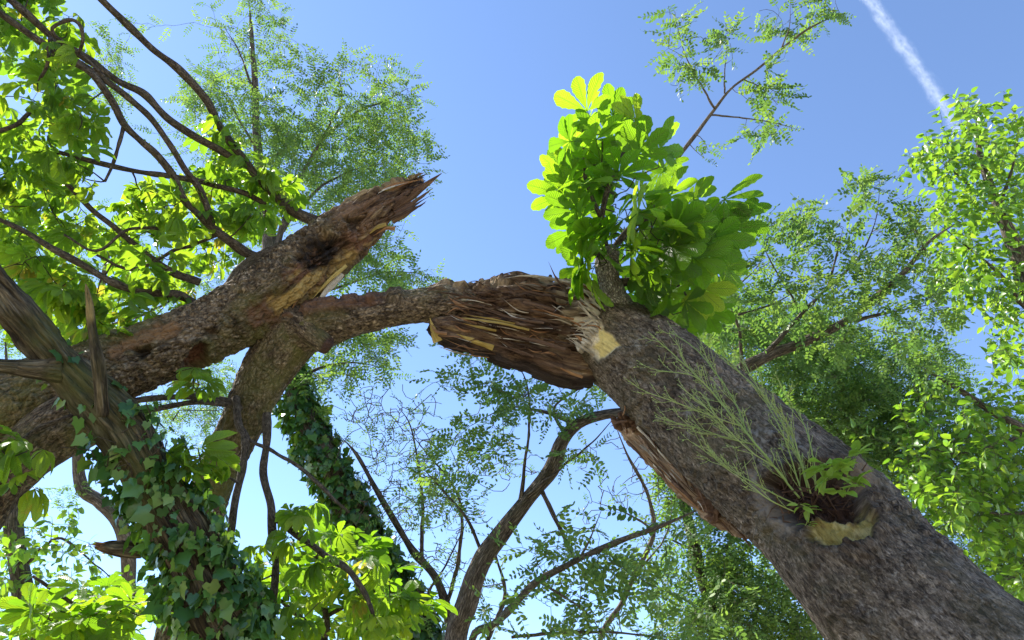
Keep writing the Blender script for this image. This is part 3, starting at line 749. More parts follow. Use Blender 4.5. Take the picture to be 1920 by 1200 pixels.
    def shoot_noise(t, k): t.v += t.nv * (fbm(t.tc * 40, 3, k) * .012)[:, None]
    S0 = Tube(pl((1160, 588, 3.80, 66), (1148, 552, 3.80, 52), (1140, 520, 3.8, 42), (1138, 490, 3.8, 44), (1146, 466, 3.8, 34), (1148, 458, 3.8, 8)), .008, 60)
    shoot_noise(S0, 3)
    shoot = add('shoot', tube_mesh('shoot', S0, M_PALE), BT); sk.add_tube(S0)
    for i, b in enumerate([[(1138, 490, 3.8, 16), (1132, 440, 3.78, 13), (1128, 395, 3.78, 11), (1150, 330, 3.75, 9), (1172, 280, 3.74, 6)],
                           [(1130, 420, 3.78, 9), (1105, 360, 3.74, 8), (1095, 300, 3.74, 6), (1092, 240, 3.74, 4)],
                           [(1146, 470, 3.8, 14), (1190, 420, 3.85, 11), (1250, 400, 3.85, 9), (1320, 395, 3.85, 6)],
                           [(1150, 530, 3.82, 18), (1200, 528, 3.85, 14), (1262, 524, 3.9, 11), (1330, 490, 3.9, 6)],
                           [(1260, 524, 3.9, 9), (1290, 560, 3.9, 7), (1300, 600, 3.9, 5)],
                           [(1140, 490, 3.8, 9), (1100, 470, 3.72, 7), (1070, 480, 3.7, 4)]]):
        t = simple_tube(pl(*b), .02, 8, .1, 60 + i); sk.add_tube(t)
        add('shoot_stem', tube_mesh('shoot_stem', t, M_BRANCH), shoot)
    hubs = [(1087, 208, 3.75), (1192, 225, 3.7), (1112, 262, 3.6), (1150, 215, 3.9), (1237, 282, 3.72), (1040, 265, 3.75), (1046, 300, 3.9), (1062, 395, 3.6), (1040, 350, 3.7), (1300, 372, 3.8), (1358, 374, 3.8),
            (1125, 300, 3.7), (1085, 345, 3.6), (1090, 440, 3.6), (1078, 492, 3.6), (1060, 440, 3.75), (1160, 330, 3.6), (1205, 318, 3.9), (1200, 372, 3.7), (1240, 430, 3.7), (1290, 450, 3.7), (1365, 430, 3.95), (1340, 500, 3.9),
            (1265, 480, 3.6), (1225, 545, 3.7), (1285, 565, 3.75), (1310, 545, 3.9), (1240, 600, 3.85), (1262, 615, 3.95), (1190, 480, 3.6), (1170, 410, 3.55), (1205, 510, 3.9), (1250, 370, 4.0), (1310, 410, 4.0), (1330, 450, 3.7),
            (1380, 415, 4.0), (1215, 450, 4.0), (1140, 380, 4.0), (1100, 400, 3.95), (1160, 270, 3.95), (1120, 430, 3.6), (1290, 510, 4.0), (1350, 520, 4.1), (1200, 580, 4.0), (1230, 500, 3.6), (1130, 340, 3.62), (1072, 320, 3.85), (1195, 290, 3.62), (1170, 450, 4.0), (1270, 420, 3.62),
            (1180, 550, 4.05), (1300, 480, 3.62), (1255, 545, 4.05), (1320, 580, 4.0), (1215, 405, 3.6), (1060, 500, 3.8), (1270, 590, 4.1), (1160, 500, 4.1)]
    rngs = np.random.default_rng(33)
    hubs += [(h[0] + (1195 - h[0]) * .12 + rngs.normal(0, 20), h[1] + (420 - h[1]) * .1 + rngs.normal(6, 20), h[2] + rngs.normal(.08, .16)) for h in [hubs[k] for k in rngs.integers(0, len(hubs), 66)]]
    hubs = [(h[0] + max(0, 1130 - h[0]) * .32, h[1], h[2]) for h in hubs]
    pos = np.array([P(*h) for h in hubs])
    cen = P(1180, 430, 3.8)
    out = unit(pos - cen)
    nr = unit(SUN_DIR * .45 + UP * .45 + FWD * .4 + out * .2 + rngs.normal(0, .28, pos.shape))
    y = unit(out + rngs.normal(0, .35, pos.shape) - UP * .1)
    R = basis(y, nr); sc = rngs.uniform(.75, 1.1, len(pos))
    pet = pos + np.einsum('nij,j->ni', R, PETI) * sc[:, None]
    lines = grow(sk, pet, rngs, .0035, .008, .06, .1, .1)
    add('shoot_twigs', twig_mesh('shoot_twigs', lines, M_BRANCH, 5), shoot, 'stuff')
    place_leaves(shoot, 'leaf', PALM, pos, R, sc, 300, rng=rngs)
broken_tree()

# ------------------------------------------------------------------ the fallen top (left)
FT = thing('fallen_chestnut_top', 'fallen broken chestnut log with jagged end, forked limb and leafy branches', 'tree', (0, 0, 0))
def fallen_top():
    base = P(330, 1290, 3.95)
    FT.location = (base[0], base[1], 0); WORLD_INV.pop(FT.name, None); bpy.context.view_layer.update()
    sk = Skel()
    far = P(-260, 850, 3.1)
    L = Tube([(far + np.array([-3.0, -.5, .12 - far[2]]), .30), (far + np.array([-1.4, -.2, -.42 * far[2]]), .28)] + pl((-260, 850, 3.1, 205), (-120, 815, 3.2, 192), (0, 780, 3.3, 180), (110, 738, 3.4, 164), (220, 692, 3.5, 132), (330, 648, 3.6, 120), (430, 602, 3.72, 120), (520, 546, 3.82, 128),
                (590, 488, 3.92, 112), (650, 440, 4.0, 96), (695, 408, 4.06, 78), (720, 392, 4.1, 44)), 0.0085, 250)
    px, py, d = project(L.v); f = np.clip(L.facing() * 4, 0, 1)
    pxn = px + fbm(L.v * 20, 3, 5) * 14; pyn = py + fbm(L.v * 20, 3, 6) * 14
    f1, f2, cid = worley(L.tc * np.array([24, 24, 15]), 51)
    plate = sstep(0.02, .2, f2 - f1)
    disp = fbm(L.tc * np.array([3, 3, 1.8]), 3, 2) * .04 + plate * (.007 + .012 * cid) - .01 + (ridged(L.tc * np.array([38, 38, 22]), 3, 4) - .7) * .018
    def pm(poly, soft): return polymask(pxn, pyn, poly, soft) * f
    char = pm([(560, 470), (575, 440), (625, 440), (640, 475), (620, 510), (585, 512), (562, 495)], 10)
    knot2 = pm([(632, 450), (655, 445), (662, 470), (645, 480)], 8)
    hole = pm([(655, 412), (675, 410), (680, 428), (660, 432)], 5)
    tear = pm([(500, 560), (560, 510), (610, 505), (660, 470), (690, 480), (640, 530), (605, 590), (590, 575), (565, 600), (520, 590)], 9)
    rot_ = pm([(455, 590), (500, 545), (560, 480), (600, 440), (650, 425), (700, 430), (740, 425), (690, 485), (620, 550), (560, 605), (480, 615)], 14)
    knotA = pm([(345, 675), (360, 655), (385, 648), (392, 675), (372, 700), (348, 702)], 6)
    knotB = pm([(385, 620), (400, 612), (412, 625), (400, 640)], 6)
    hole2 = pm([(248, 655), (275, 652), (282, 668), (262, 674)], 5)
    bare = pm([(200, 655), (260, 620), (330, 600), (350, 612), (300, 640), (240, 662), (205, 680)], 9)
    disp += -char * (.06 + .09 * fbm(L.v * 26, 3, 8)) - knot2 * .05 - hole * .05 - rot_ * (.012 + .06 * ridged(np.column_stack([L.tc[:, :2] * 24, L.ss * 7]), 3, 3) - .04) - tear * .02 - knotA * .06 - knotB * .03 - hole2 * .05 - bare * .012
    kr = pm([(335, 690), (350, 640), (392, 636), (405, 680), (372, 715), (340, 715)], 10)
    disp += (kr - knotA).clip(0, 1) * .018
    L.v += L.nv * disp[:, None]
    jag = sstep(L.s[-1] - .35, L.s[-1], L.ss) * fbm(np.column_stack([np.cos(L.th) * 4, np.sin(L.th) * 4, L.th * 0]), 4, 71) * .22
    L.v += L.tv * jag[:, None]
    w = np.zeros((len(L.v), 4))
    n1 = fbm(np.column_stack([L.tc[:, :2] * 22, L.ss * 3]), 3, 12)
    paint(w, sstep(L.s[-1] - .42, L.s[-1] - .2, L.ss + n1 * .12) * .9, (.22, .13, .085))
    paint(w, rot_ * sstep(-.5, .1, fbm(L.v * 9, 3, 91)) * .85, (.17, .085, .058)); paint(w, rot_ * sstep(.12, .4, fbm(L.v * 16, 3, 93)) * .8, (.05, .028, .022)); paint(w, rot_ * sstep(.2, .45, fbm(np.column_stack([L.tc[:, :2] * 30, L.ss * 6]), 3, 94)) * .7, (.36, .25, .13))
    paint(w, tear * sstep(-.25, .2, n1) * .9, (.42, .29, .11))
    paint(w, bare * .85, (.26, .15, .085))
    paint(w, char * sstep(-.6, -.1, fbm(L.v * 30, 3, 77)), (.022, .016, .015)); paint(w, knot2 * .9, (.04, .022, .018)); paint(w, hole * .9, (.035, .024, .02))
    paint(w, knotA, (.13, .06, .04)); paint(w, knotB * .7, (.07, .04, .03)); paint(w, hole2 * .9, (.03, .022, .018))
    add('log', tube_mesh('log', L, M_BARK_L, w), FT); sk.add_tube(L)
    # splintered point
    E = Tube(pl((655, 430, 4.03, 76), (700, 394, 4.06, 66), (735, 370, 4.1, 46), (765, 352, 4.13, 26), (785, 342, 4.16, 8)), .007, 110)
    f1, f2, cid = worley(np.column_stack([E.tc[:, :2] * 28, E.ss * 3.5]), 55)
    E.v += E.nv * ((cid - .5) * .06 + (ridged(np.column_stack([E.tc[:, :2] * 45, E.ss * 5]), 3, 3) - .7) * .05)[:, None]
    E.v += E.tv * (sstep(E.s[-1] - .12, E.s[-1], E.ss) * (fbm(np.column_stack([np.cos(E.th) * 5, np.sin(E.th) * 5, E.th * 0]), 3, 5)) * .12)[:, None]
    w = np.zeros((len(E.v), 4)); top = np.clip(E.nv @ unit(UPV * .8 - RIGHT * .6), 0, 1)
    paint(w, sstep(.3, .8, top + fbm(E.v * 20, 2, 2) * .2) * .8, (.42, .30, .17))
    add('splintered_end', tube_mesh('splintered_end', E, M_ROT, w), FT)
    for i, (p, w_, m) in enumerate([
            ([(735, 392, 4.05), (780, 360, 4.08), (828, 325, 4.12)], .085, M_WOODBROWN), ([(740, 400, 4.02), (775, 380, 4.04), (812, 352, 4.06)], .05, M_WOODBROWN),
            ([(730, 410, 4.0), (765, 392, 4.02), (808, 366, 4.05)], .045, M_ROT), ([(735, 415, 4.0), (765, 398, 4.0), (798, 380, 4.02)], .038, M_ROT),
            ([(690, 380, 4.05), (740, 350, 4.06), (790, 336, 4.1)], .05, M_WOODORANGE), ([(665, 392, 4.02), (700, 368, 4.03), (750, 345, 4.06)], .045, M_YELLOW),
            ([(675, 385, 4.0), (720, 356, 4.02), (765, 342, 4.05)], .025, M_WOODPALE), ([(700, 400, 4.0), (735, 376, 4.0), (776, 352, 4.03)], .03, M_WOODBROWN),
            ([(722, 422, 3.96), (705, 428, 3.94), (688, 442, 3.94)], .075, M_YELLOW), ([(740, 428, 3.98), (725, 428, 3.95), (700, 442, 3.94)], .03, M_WOODORANGE),
            ([(600, 560, 3.78), (590, 572, 3.74), (566, 598, 3.72)], .04, M_YELLOW), ([(640, 512, 3.84), (612, 545, 3.8), (584, 582, 3.76)], .045, M_WOODPALE),
            ([(650, 498, 3.86), (615, 528, 3.8), (586, 560, 3.76)], .03, M_YELLOW), ([(575, 540, 3.78), (555, 565, 3.74), (545, 585, 3.74)], .035, M_WOODORANGE),
            ([(710, 398, 3.98), (690, 396, 3.95), (678, 388, 3.97)], .014, M_WOODPALE), ([(560, 590, 3.72), (553, 600, 3.7), (546, 604, 3.71)], .01, M_WOODORANGE),
            ([(790, 352, 4.1), (805, 345, 4.1), (822, 331, 4.12)], .02, M_WOODORANGE), ([(770, 392, 4.02), (788, 386, 4.02), (800, 376, 4.03)], .014, M_ROT)]):
        splinter(FT, [P(*q) for q in p], w_, w_ * .35, m, 400 + i)
    # forked limb that props the log
    g = P(330, 1290, 3.95)
    K = Tube([(np.array([g[0] + .05, g[1] + .1, -.15]), .24)] + pl((330, 1220, 3.95, 84), (368, 1040, 3.9, 68), (400, 910, 3.87, 70), (436, 826, 3.85, 78), (474, 748, 3.84, 88), (508, 685, 3.85, 102), (545, 630, 3.86, 110), (570, 590, 3.88, 90)), .009, 190)
    K.v += K.nv * (fbm(K.tc * np.array([3, 3, 2]), 3, 61) * .03 + (ridged(K.tc * np.array([30, 30, 18]), 3, 62) - .7) * .016 + fbm(K.tc * 60, 2, 63) * .006)[:, None]
    add('limb', tube_mesh('limb', K, M_BARK_L), FT); sk.add_tube(K)
    A = Tube(pl((500, 660, 3.87, 80), (550, 628, 3.85, 96), (600, 610, 3.83, 92), (660, 594, 3.81, 74), (740, 580, 3.79, 66), (800, 572, 3.78, 68), (850, 572, 3.78, 74), (905, 578, 3.79, 70)), .008, 150)
    ax, ay, ad = project(A.v)
    topA = A.nv @ UPV
    f1, f2, cid = worley(A.tc * np.array([28, 28, 18]), 66)
    A.v += A.nv * (fbm(A.tc * np.array([5, 5, 4]), 3, 64) * .024 + (ridged(A.tc * np.array([34, 34, 24]), 3, 65) - .7) * .014)[:, None]
    torn = sstep(.15, .55, topA) * (1 - sstep(690, 760, ax))
    A.v += A.nv * (torn * (cid - .4) * .055)[:, None]
    stump = polymask(ax, ay, [(728, 540), (752, 540), (756, 566), (726, 566)], 6)
    A.v += UPV * (stump * .03 * (topA > 0))[:, None]
    w = np.zeros((len(A.v), 4)); paint(w, torn * .85, (.16, .085, .06))
    cut = polymask(ax, ay, [(570, 632), (582, 628), (618, 648), (608, 660), (585, 650)], 4) * np.clip(A.facing() * 4, 0, 1)
    paint(w, cut * .8, (.07, .04, .04)); A.v -= A.nv * (cut * .03)[:, None]
    add('bridging_limb', tube_mesh('bridging_limb', A, M_BARK_L, w), FT); sk.add_tube(A)
    cs = simple_tube(pl((548, 612, 3.80, 66), (580, 628, 3.75, 58), (604, 646, 3.71, 46), (616, 654, 3.70, 36), (619, 656, 3.70, 20)), .008, 50, .12, 6)
    w = np.zeros((len(cs.v), 4)); paint(w, sstep(cs.s[-1] - .035, cs.s[-1] - .02, cs.ss) * .9, (.075, .04, .035))
    add('cut_stub', tube_mesh('cut_stub', cs, M_BARK_L, w), FT)
    # lower end at the left border
    low = P(-80, 1060, 2.95)
    N = simple_tube(pl((190, 775, 3.3, 120), (110, 825, 3.2, 120), (40, 890, 3.1, 110), (-20, 970, 3.0, 100), (-80, 1060, 2.95, 90)) + [(low + np.array([-.35, -.05, -.5 * low[2]]), .1), (low + np.array([-.6, -.1, -low[2] - .1]), .09)], .012, 80, .16, 5)
    add('lower_limb', tube_mesh('lower_limb', N, M_BARK_L), FT); sk.add_tube(N)
    tp = simple_tube(pl((160, 720, 3.25, 34), (140, 690, 3.2, 26), (130, 655, 3.2, 16), (128, 640, 3.2, 4)), .012, 16, .3, 5)
    add('broken_stub', tube_mesh('broken_stub', tp, M_WOODBROWN), FT)
    br = [
        [(655, 455, 4.02, 34), (600, 418, 4.0, 36), (545, 395, 3.95, 30), (495, 345, 3.9, 26), (462, 300, 3.85, 24), (418, 238, 3.78, 24), (385, 185, 3.7, 22), (335, 130, 3.6, 22), (285, 92, 3.5, 20), (235, 45, 3.4, 19), (185, -5, 3.3, 18), (120, -80, 3.2, 16)],
        [(600, 425, 3.98, 34), (555, 452, 3.92, 36), (500, 482, 3.85, 36), (455, 512, 3.8, 38), (430, 545, 3.76, 40)],
        [(490, 486, 3.86, 32), (455, 470, 3.8, 26), (415, 438, 3.74, 22), (380, 405, 3.68, 20), (350, 378, 3.62, 19), (325, 335, 3.56, 19), (290, 290, 3.5, 18), (262, 265, 3.46, 17), (235, 235, 3.42, 17), (212, 190, 3.38, 17), (170, 135, 3.32, 17), (120, 105, 3.28, 18), (60, 66, 3.2, 18), (0, 22, 3.1, 18), (-60, -20, 3.0, 16)],
        [(405, 445, 3.74, 16), (392, 400, 3.7, 17), (372, 355, 3.66, 17), (345, 318, 3.6, 17), (318, 270, 3.54, 17), (285, 222, 3.48, 17), (250, 190, 3.42, 17), (195, 148, 3.36, 16), (140, 112, 3.3, 15)],
        [(462, 312, 3.86, 18), (420, 290, 3.78, 20), (370, 262, 3.72, 20), (320, 228, 3.66, 20), (272, 180, 3.58, 20), (222, 155, 3.5, 20), (165, 112, 3.4, 20), (100, 68, 3.3, 20), (30, 10, 3.2, 20), (-40, -50, 3.1, 18)],
        [(400, 590, 3.74, 26), (362, 565, 3.68, 25), (330, 550, 3.62, 23), (262, 546, 3.55, 21), (210, 528, 3.48, 20), (160, 498, 3.42, 18), (100, 465, 3.35, 16), (40, 432, 3.3, 14), (-40, 395, 3.2, 12)],
        [(372, 530, 3.8, 20), (322, 508, 3.72, 19), (268, 470, 3.66, 18), (215, 425, 3.6, 17), (170, 390, 3.55, 16), (120, 340, 3.5, 12)],
        [(500, 380, 3.9, 16), (440, 358, 3.85, 16), (380, 342, 3.8, 16), (320, 332, 3.75, 15), (255, 322, 3.7, 14), (180, 305, 3.6, 13), (110, 285, 3.5, 11)],
        [(455, 770, 3.72, 22), (420, 750, 3.66, 22), (360, 744, 3.6, 17), (290, 748, 3.5, 15), (225, 756, 3.4, 13)],
        [(445, 760, 3.7, 18), (380, 755, 3.6, 14), (320, 762, 3.5, 14), (255, 775, 3.4, 12)],
        [(446, 745, 3.68, 22), (450, 790, 3.6, 20), (462, 820, 3.55, 20), (456, 870, 3.5, 19), (442, 930, 3.46, 20), (432, 1000, 3.42, 18), (425, 1062, 3.4, 14), (420, 1080, 3.4, 4)],
        [(500, 772, 3.72, 24), (497, 830, 3.66, 20), (498, 900, 3.6, 19), (508, 960, 3.55, 20), (517, 1030, 3.5, 20), (516, 1100, 3.45, 18), (508, 1190, 3.4, 16), (505, 1260, 3.35, 12)],
        [(510, 968, 3.54, 15), (560, 1005, 3.5, 16), (610, 1040, 3.46, 16), (650, 1064, 3.42, 17), (675, 1100, 3.4, 15), (700, 1150, 3.36, 12)],
        [(460, 822, 3.55, 9), (505, 842, 3.5, 9), (550, 868, 3.45, 10), (590, 900, 3.42, 10), (625, 935, 3.4, 9), (655, 960, 3.4, 5)],
        [(200, 145, 3.36, 10), (120, 40, 3.2, 10), (130, 36, 3.2, 10), (150, 45, 3.2, 10), (155, 75, 3.2, 9), (148, 100, 3.25, 8)],
        [(232, 240, 3.42, 10), (222, 270, 3.38, 9), (210, 310, 3.36, 9), (196, 340, 3.34, 7)],
        [(120, 105, 3.28, 10), (95, 70, 3.26, 10), (92, 110, 3.2, 10), (75, 145, 3.2, 8)],
        [(410, 440, 3.74, 10), (330, 470, 3.7, 9), (250, 505, 3.66, 9), (180, 478, 3.6, 7)],
        [(-30, 255, 3.3, 14), (30, 235, 3.35, 12), (60, 205, 3.4, 10)],
        [(310, 430, 3.66, 9), (240, 430, 3.5, 8), (180, 470, 3.4, 8), (120, 440, 3.3, 6)],
        [(0, 860, 3.0, 16), (60, 812, 3.02, 14), (130, 780, 3.08, 12), (190, 770, 3.2, 10)],
    ]
    br[14] = [(196, 146, 3.36, 12), (150, 100, 3.3, 8), (98, 62, 3.2, 10), (112, 44, 3.2, 10), (135, 36, 3.2, 10), (152, 50, 3.2, 10), (154, 78, 3.22, 9), (147, 100, 3.25, 8)]
    for i, b in enumerate(br):
        t = simple_tube([(p_, r_ * .7) for p_, r_ in pl(*b)], .022, 12, .16, 500 + i); sk.add_tube(t)
        add('branch', tube_mesh('branch', t, M_BRANCH), FT)
    # leaves in shoots of four to six
    rng = np.random.default_rng(12)
    def region(poly, n, d0, d1):
        poly = np.array(poly, float); out = []
        while len(out) < n:
            x = rng.uniform(poly[:, 0].min(), poly[:, 0].max()); y = rng.uniform(poly[:, 1].min(), poly[:, 1].max())
            if polymask(np.array([x]), np.array([y]), poly, .5)[0] > .5: out.append(P(x, y, rng.uniform(d0, d1)))
        return out
    tips = region([(-60, -40), (40, -60), (150, 20), (165, 170), (180, 250), (150, 330), (60, 350), (-60, 330)], 72, 3.2, 4.5)
    tips += region([(-60, 330), (100, 310), (170, 400), (350, 300), (470, 330), (560, 380), (470, 450), (410, 500), (350, 540), (200, 600), (60, 650), (-60, 560)], 150, 3.5, 4.9)
    tips += region([(-420, -150), (-60, -150), (-60, 640), (-420, 700)], 34, 2.9, 4.6)  # unseen shoots past the left border, added to shade log and lower left
    tips += region([(370, 210), (430, 250), (560, 380), (480, 360), (400, 300)], 7, 3.7, 4.1)
    tips += region([(200, 560), (350, 545), (330, 590), (200, 650), (80, 690)], 10, 3.4, 3.9)
    tips += region([(-30, 790), (60, 790), (70, 920), (-30, 930)], 5, 2.65, 2.9)
    tips += region([(330, 690), (390, 690), (380, 730), (330, 740)], 3, 3.3, 3.5)
    tips += region([(450, 620 + 380), (700, 1000), (760, 1180), (690, 1230), (460, 1230)], 26, 3.2, 4.0)
    tips += region([(540, 930), (660, 960), (660, 1000), (560, 990)], 3, 3.3, 3.5)
    tips += region([(330, 840), (400, 830), (400, 900), (350, 900)], 4, 2.9, 3.1)
    tips = np.array(tips)
    lines = grow(sk, tips, rng, .003, .010, .08, .14, .2)
    add('twigs', twig_mesh('twigs', lines, M_BRANCH, 5), FT, 'stuff')
    pos, R, scs = [], [], []
    for tp in tips:
        n = rng.integers(3, 6); a0 = rng.random() * 6.28
        for k in range(n):
            a = a0 + k * 6.28 / n + rng.normal(0, .3)
            h = np.array([math.cos(a), math.sin(a), rng.normal(-.25, .4)])
            nr = unit(UP * .6 + SUN_DIR * .5 + rng.normal(0, .55, 3)); Rk = basis(h[None], nr[None])[0]
            s = rng.uniform(.28, .6)
            pos.append(tp - Rk @ PETI * s); R.append(Rk); scs.append(s)
    pos, R, scs = np.array(pos), np.array(R), np.array(scs)
    place_leaves(FT, 'leaf', PALMY, pos, R, scs, 300, rng=rng)
fallen_top()

# ------------------------------------------------------------------ ivy
def ivy_on(parent, t, s0, s1, n, n_ind, sc, rng, lift=(.01, .06), gap=None, thick=1.0):
    """hanging ivy leaves over the tube t between arc lengths s0..s1"""
    ds = t.s
    sv = rng.uniform(s0, s1, n); th = rng.random(n) * 2 * math.pi
    if gap is not None:
        keep = rng.random(n) < gap((sv - s0) / (s1 - s0), th); sv, th = sv[keep], th[keep]; n = len(sv)
    ip = lambda a: np.stack([np.interp(sv, ds, a[:, k]) for k in range(3)], 1)
    c = ip(t.c); nn = unit(ip(t.n)); bb = unit(ip(t.b)); r = np.interp(sv, ds, t.r)
    nv = np.cos(th)[:, None] * nn + np.sin(th)[:, None] * bb
    lf = rng.uniform(*lift, n) * thick
    pos = c + nv * (r + lf)[:, None]
    y = unit(-UP * 1.0 + nv * rng.uniform(-.1, .9, (n, 1)) + rng.normal(0, .5, (n, 3)))
    nr = unit(nv + UP * .5 + rng.normal(0, .5, (n, 3)))
    place_leaves(parent, 'ivy_leaf', IVY, pos, basis(y, nr), sc * np.clip(rng.lognormal(-.05, .33, n), .4, 1.6), n_ind, 'ivy', rng)
    return pos

def near_ivy_tree():
    rng = np.random.default_rng(51)
    tr = pl((440, 1240, 3.05, 120), (400, 1130, 3.02, 108), (352, 1020, 3.0, 96), (300, 930, 2.98, 92), (262, 860, 2.96, 88), (225, 800, 2.95, 84), (170, 738, 2.93, 76), (105, 672, 2.9, 70), (50, 605, 2.86, 66), (0, 545, 2.82, 62), (-70, 460, 2.75, 58), (-170, 345, 2.7, 52), (-300, 190, 2.62, 42), (-460, 0, 2.56, 26), (-560, -120, 2.52, 5))
    ctrl = ground_ctrl(tr[0][0], tr[0][1], 1.4, (.12, .05)) + tr
    T = thing('ivy_covered_tree', 'leaning furrowed trunk thickly wrapped in dark ivy, crossing before the fallen log', 'tree', (ctrl[0][0][0], ctrl[0][0][1], 0))
    t = Tube(ctrl, .011, 120)
    fur = ridged(np.column_stack([t.tc[:, :2] * 17, t.ss * 3.4]), 3, 4)
    t.v += t.nv * ((fur - .7) * .05 + fbm(t.tc * 5, 3, 6) * .02 + fbm(np.column_stack([t.tc[:, :2] * 60, t.ss * 20]), 2, 8) * .006)[:, None]
    add('trunk', tube_mesh('trunk', t, M_BARK_IVY), T)
    for i, b in enumerate([[(110, 690, 2.86, 60), (70, 692, 2.82, 44), (30, 690, 2.78, 36), (4, 688, 2.74, 30), (-40, 684, 2.7, 26)],
                           [(192, 775, 2.86, 26), (184, 700, 2.8, 24), (177, 640, 2.78, 20), (168, 575, 2.76, 15), (162, 545, 2.75, 9), (160, 532, 2.75, 2)]]):
        bt = simple_tube(pl(*b), .012, 40, .2, 70 + i)
        w = np.zeros((len(bt.v), 4))
        if i == 1: paint(w, sstep(bt.s[-1] * .6, bt.s[-1] * .75, bt.ss + fbm(bt.v * 14, 2, 4) * .1) * (np.sin(bt.th + 1.5) > .2) * .8, (.34, .26, .12))
        add(['branch', 'snapped_stick'][i], tube_mesh('branch', bt, M_BARK_IVY, w), T)
    st = simple_tube(pl((262, 1032, 2.98, 28), (235, 1030, 2.94, 27), (205, 1027, 2.92, 22), (188, 1025, 2.91, 14), (180, 1024, 2.9, 5)), .01, 24, .5, 80)
    w = np.zeros((len(st.v), 4)); paint(w, sstep(st.s[-1] * .6, st.s[-1], st.ss) * .8, (.36, .22, .12))
    add('broken_stub', tube_mesh('broken_stub', st, M_BARK_IVY, w), T)
    for i in range(7):
        a = rng.normal(0, 7, 2)
        splinter(T, [P(200, 1026 + a[0], 2.92), P(184, 1025 + a[0] * 1.2, 2.9), P(168 + a[1] * .6, 1024 + a[0] * 1.6, 2.88)], .014, .006, [M_WOODBROWN, M_WOODORANGE][i % 2], 90 + i)
    smax = t.s[-1]
    sk = Skel(); sk.p, sk.r = t.c[t.s > smax - 1.6], t.r[t.s > smax - 1.6]
    tl = grow(sk, blob_tips([(-400, 60, 160, 190, 2.6, .7, 34)], rng), rng, .003, .012, .09)     # its crown, past the border
    add('twigs', twig_mesh('twigs', tl, M_TWIG), T, 'stuff')
    locust_leaves(T, tl, rng, .06, 0, 1.2, BROAD, .6)
    # where along the trunk is pixel (262,860)? ivy thins out above it
    px, py, _ = project(t.c); s_a = t.s[np.argmin(np.hypot(px - 400, py - 1240))]; s_b = t.s[np.argmin(np.hypot(px - 205, py - 778))]
    gap = lambda f, th: np.interp(f, [0, .5, .72, 1], [1, 1, .5, .22]) * sstep(-.45, .1, vnoise(np.column_stack([np.cos(th) * 1.6, np.sin(th) * 1.6, f * 22]), 5))
    ivy_on(T, t, s_a - .9, s_b, 5200, 300, .72, rng, (.005, .09), gap)
    s_c = t.s[np.argmin(np.hypot(px - 60, py - 620))]
    pos = ivy_on(T, t, s_b, s_c, 22, 22, .7, rng, (.0, .03))
    # ivy runners on the fallen log beside the trunk
    lines = []
    for i in range(12):
        x, y = rng.uniform(170, 330), rng.uniform(770, 900)
        q = np.array([P(x, y, 2.86), P(x + rng.normal(0, 20), y - 20, 2.8), P(x + rng.normal(0, 40), y - rng.uniform(10, 50), 2.78)])
        lines.append((q, np.array([.003, .0025, .0015])))
    add('ivy_runners', twig_mesh('ivy_runners', lines, M_BRANCH, 4), T, 'stuff')
near_ivy_tree()

# ------------------------------------------------------------------ trees behind
def ivy_locust():
    rng = np.random.default_rng(81)
    T, t, sk, lines = build_tree('ivy_clad_locust', 'tall locust with ivy sheathed trunk and airy crown above the fallen log', 
        [(800, 1230, 6.2, 50), (715, 1060, 6.4, 50), (640, 920, 6.6, 50), (585, 820, 6.8, 48), (545, 720, 7.0, 44), (515, 600, 7.3, 38), (502, 480, 7.8, 28), (492, 340, 8.4, 20), (480, 200, 8.9, 14), (474, 80, 9.4, 8), (466, -10, 9.8, 5)],
        [[(505, 520, 7.6, 20), (535, 420, 7.9, 15), (575, 310, 8.3, 11), (612, 245, 8.5, 9), (640, 190, 8.7, 7), (632, 130, 8.8, 4)],
         [(600, 265, 8.4, 8), (660, 215, 8.6, 7), (720, 190, 8.8, 5), (765, 165, 8.9, 3)],
         [(530, 430, 7.9, 10), (590, 360, 8.1, 8), (660, 320, 8.3, 7), (725, 305, 8.5, 4)],
         [(492, 300, 8.5, 8), (440, 210, 8.7, 6), (400, 150, 8.8, 4)],
         [(478, 180, 9.0, 7), (450, 100, 9.1, 5), (420, 50, 9.2, 3)],
         [(515, 600, 7.3, 16), (580, 560, 7.4, 10), (660, 530, 7.5, 8), (730, 510, 7.6, 6), (810, 515, 7.7, 3)],
         [(545, 720, 7.0, 14), (600, 690, 7.0, 9), (660, 680, 7.0, 7), (720, 690, 7.1, 4)]],
        [(630, 215, 120, 95, 8.6, .7, 120), (735, 220, 55, 70, 8.9, .5, 44), (745, 320, 48, 55, 8.6, .5, 34), (640, 320, 120, 70, 8.3, .7, 80), (480, 60, 62, 70, 9.4, .5, 46), (395, 165, 48, 55, 8.9, .5, 26),
         (450, 260, 100, 100, 8.6, .7, 70), (545, 290, 80, 80, 8.4, .6, 44), (700, 475, 80, 45, 7.6, .5, 40), (755, 520, 80, 30, 7.6, .4, 30), (650, 500, 50, 50, 7.4, .5, 22), (690, 660, 70, 60, 7.0, .5, 44), (590, 690, 60, 50, 7.0, .5, 34), (620, 395, 70, 50, 8.0, .5, 30), (210, 130, 26, 70, 9.2, .4, 22), (740, 630, 40, 20, 7.1, .3, 10)],
        81, M_BARK_LOC, 'pinn4', .072, 200, 1.25, (-.1, .1), dens=1.7)
    px, py, _ = project(t.c); f = lambda x, y: t.s[np.argmin(np.hypot(px - x, py - y))]
    ivy_on(T, t, f(800, 1230) - 1.0, f(535, 690), 4200, 260, 1.0, rng, (.01, .11), lambda q, th: np.interp(q, [0, .8, 1], [1, 1, .55]))
ivy_locust()

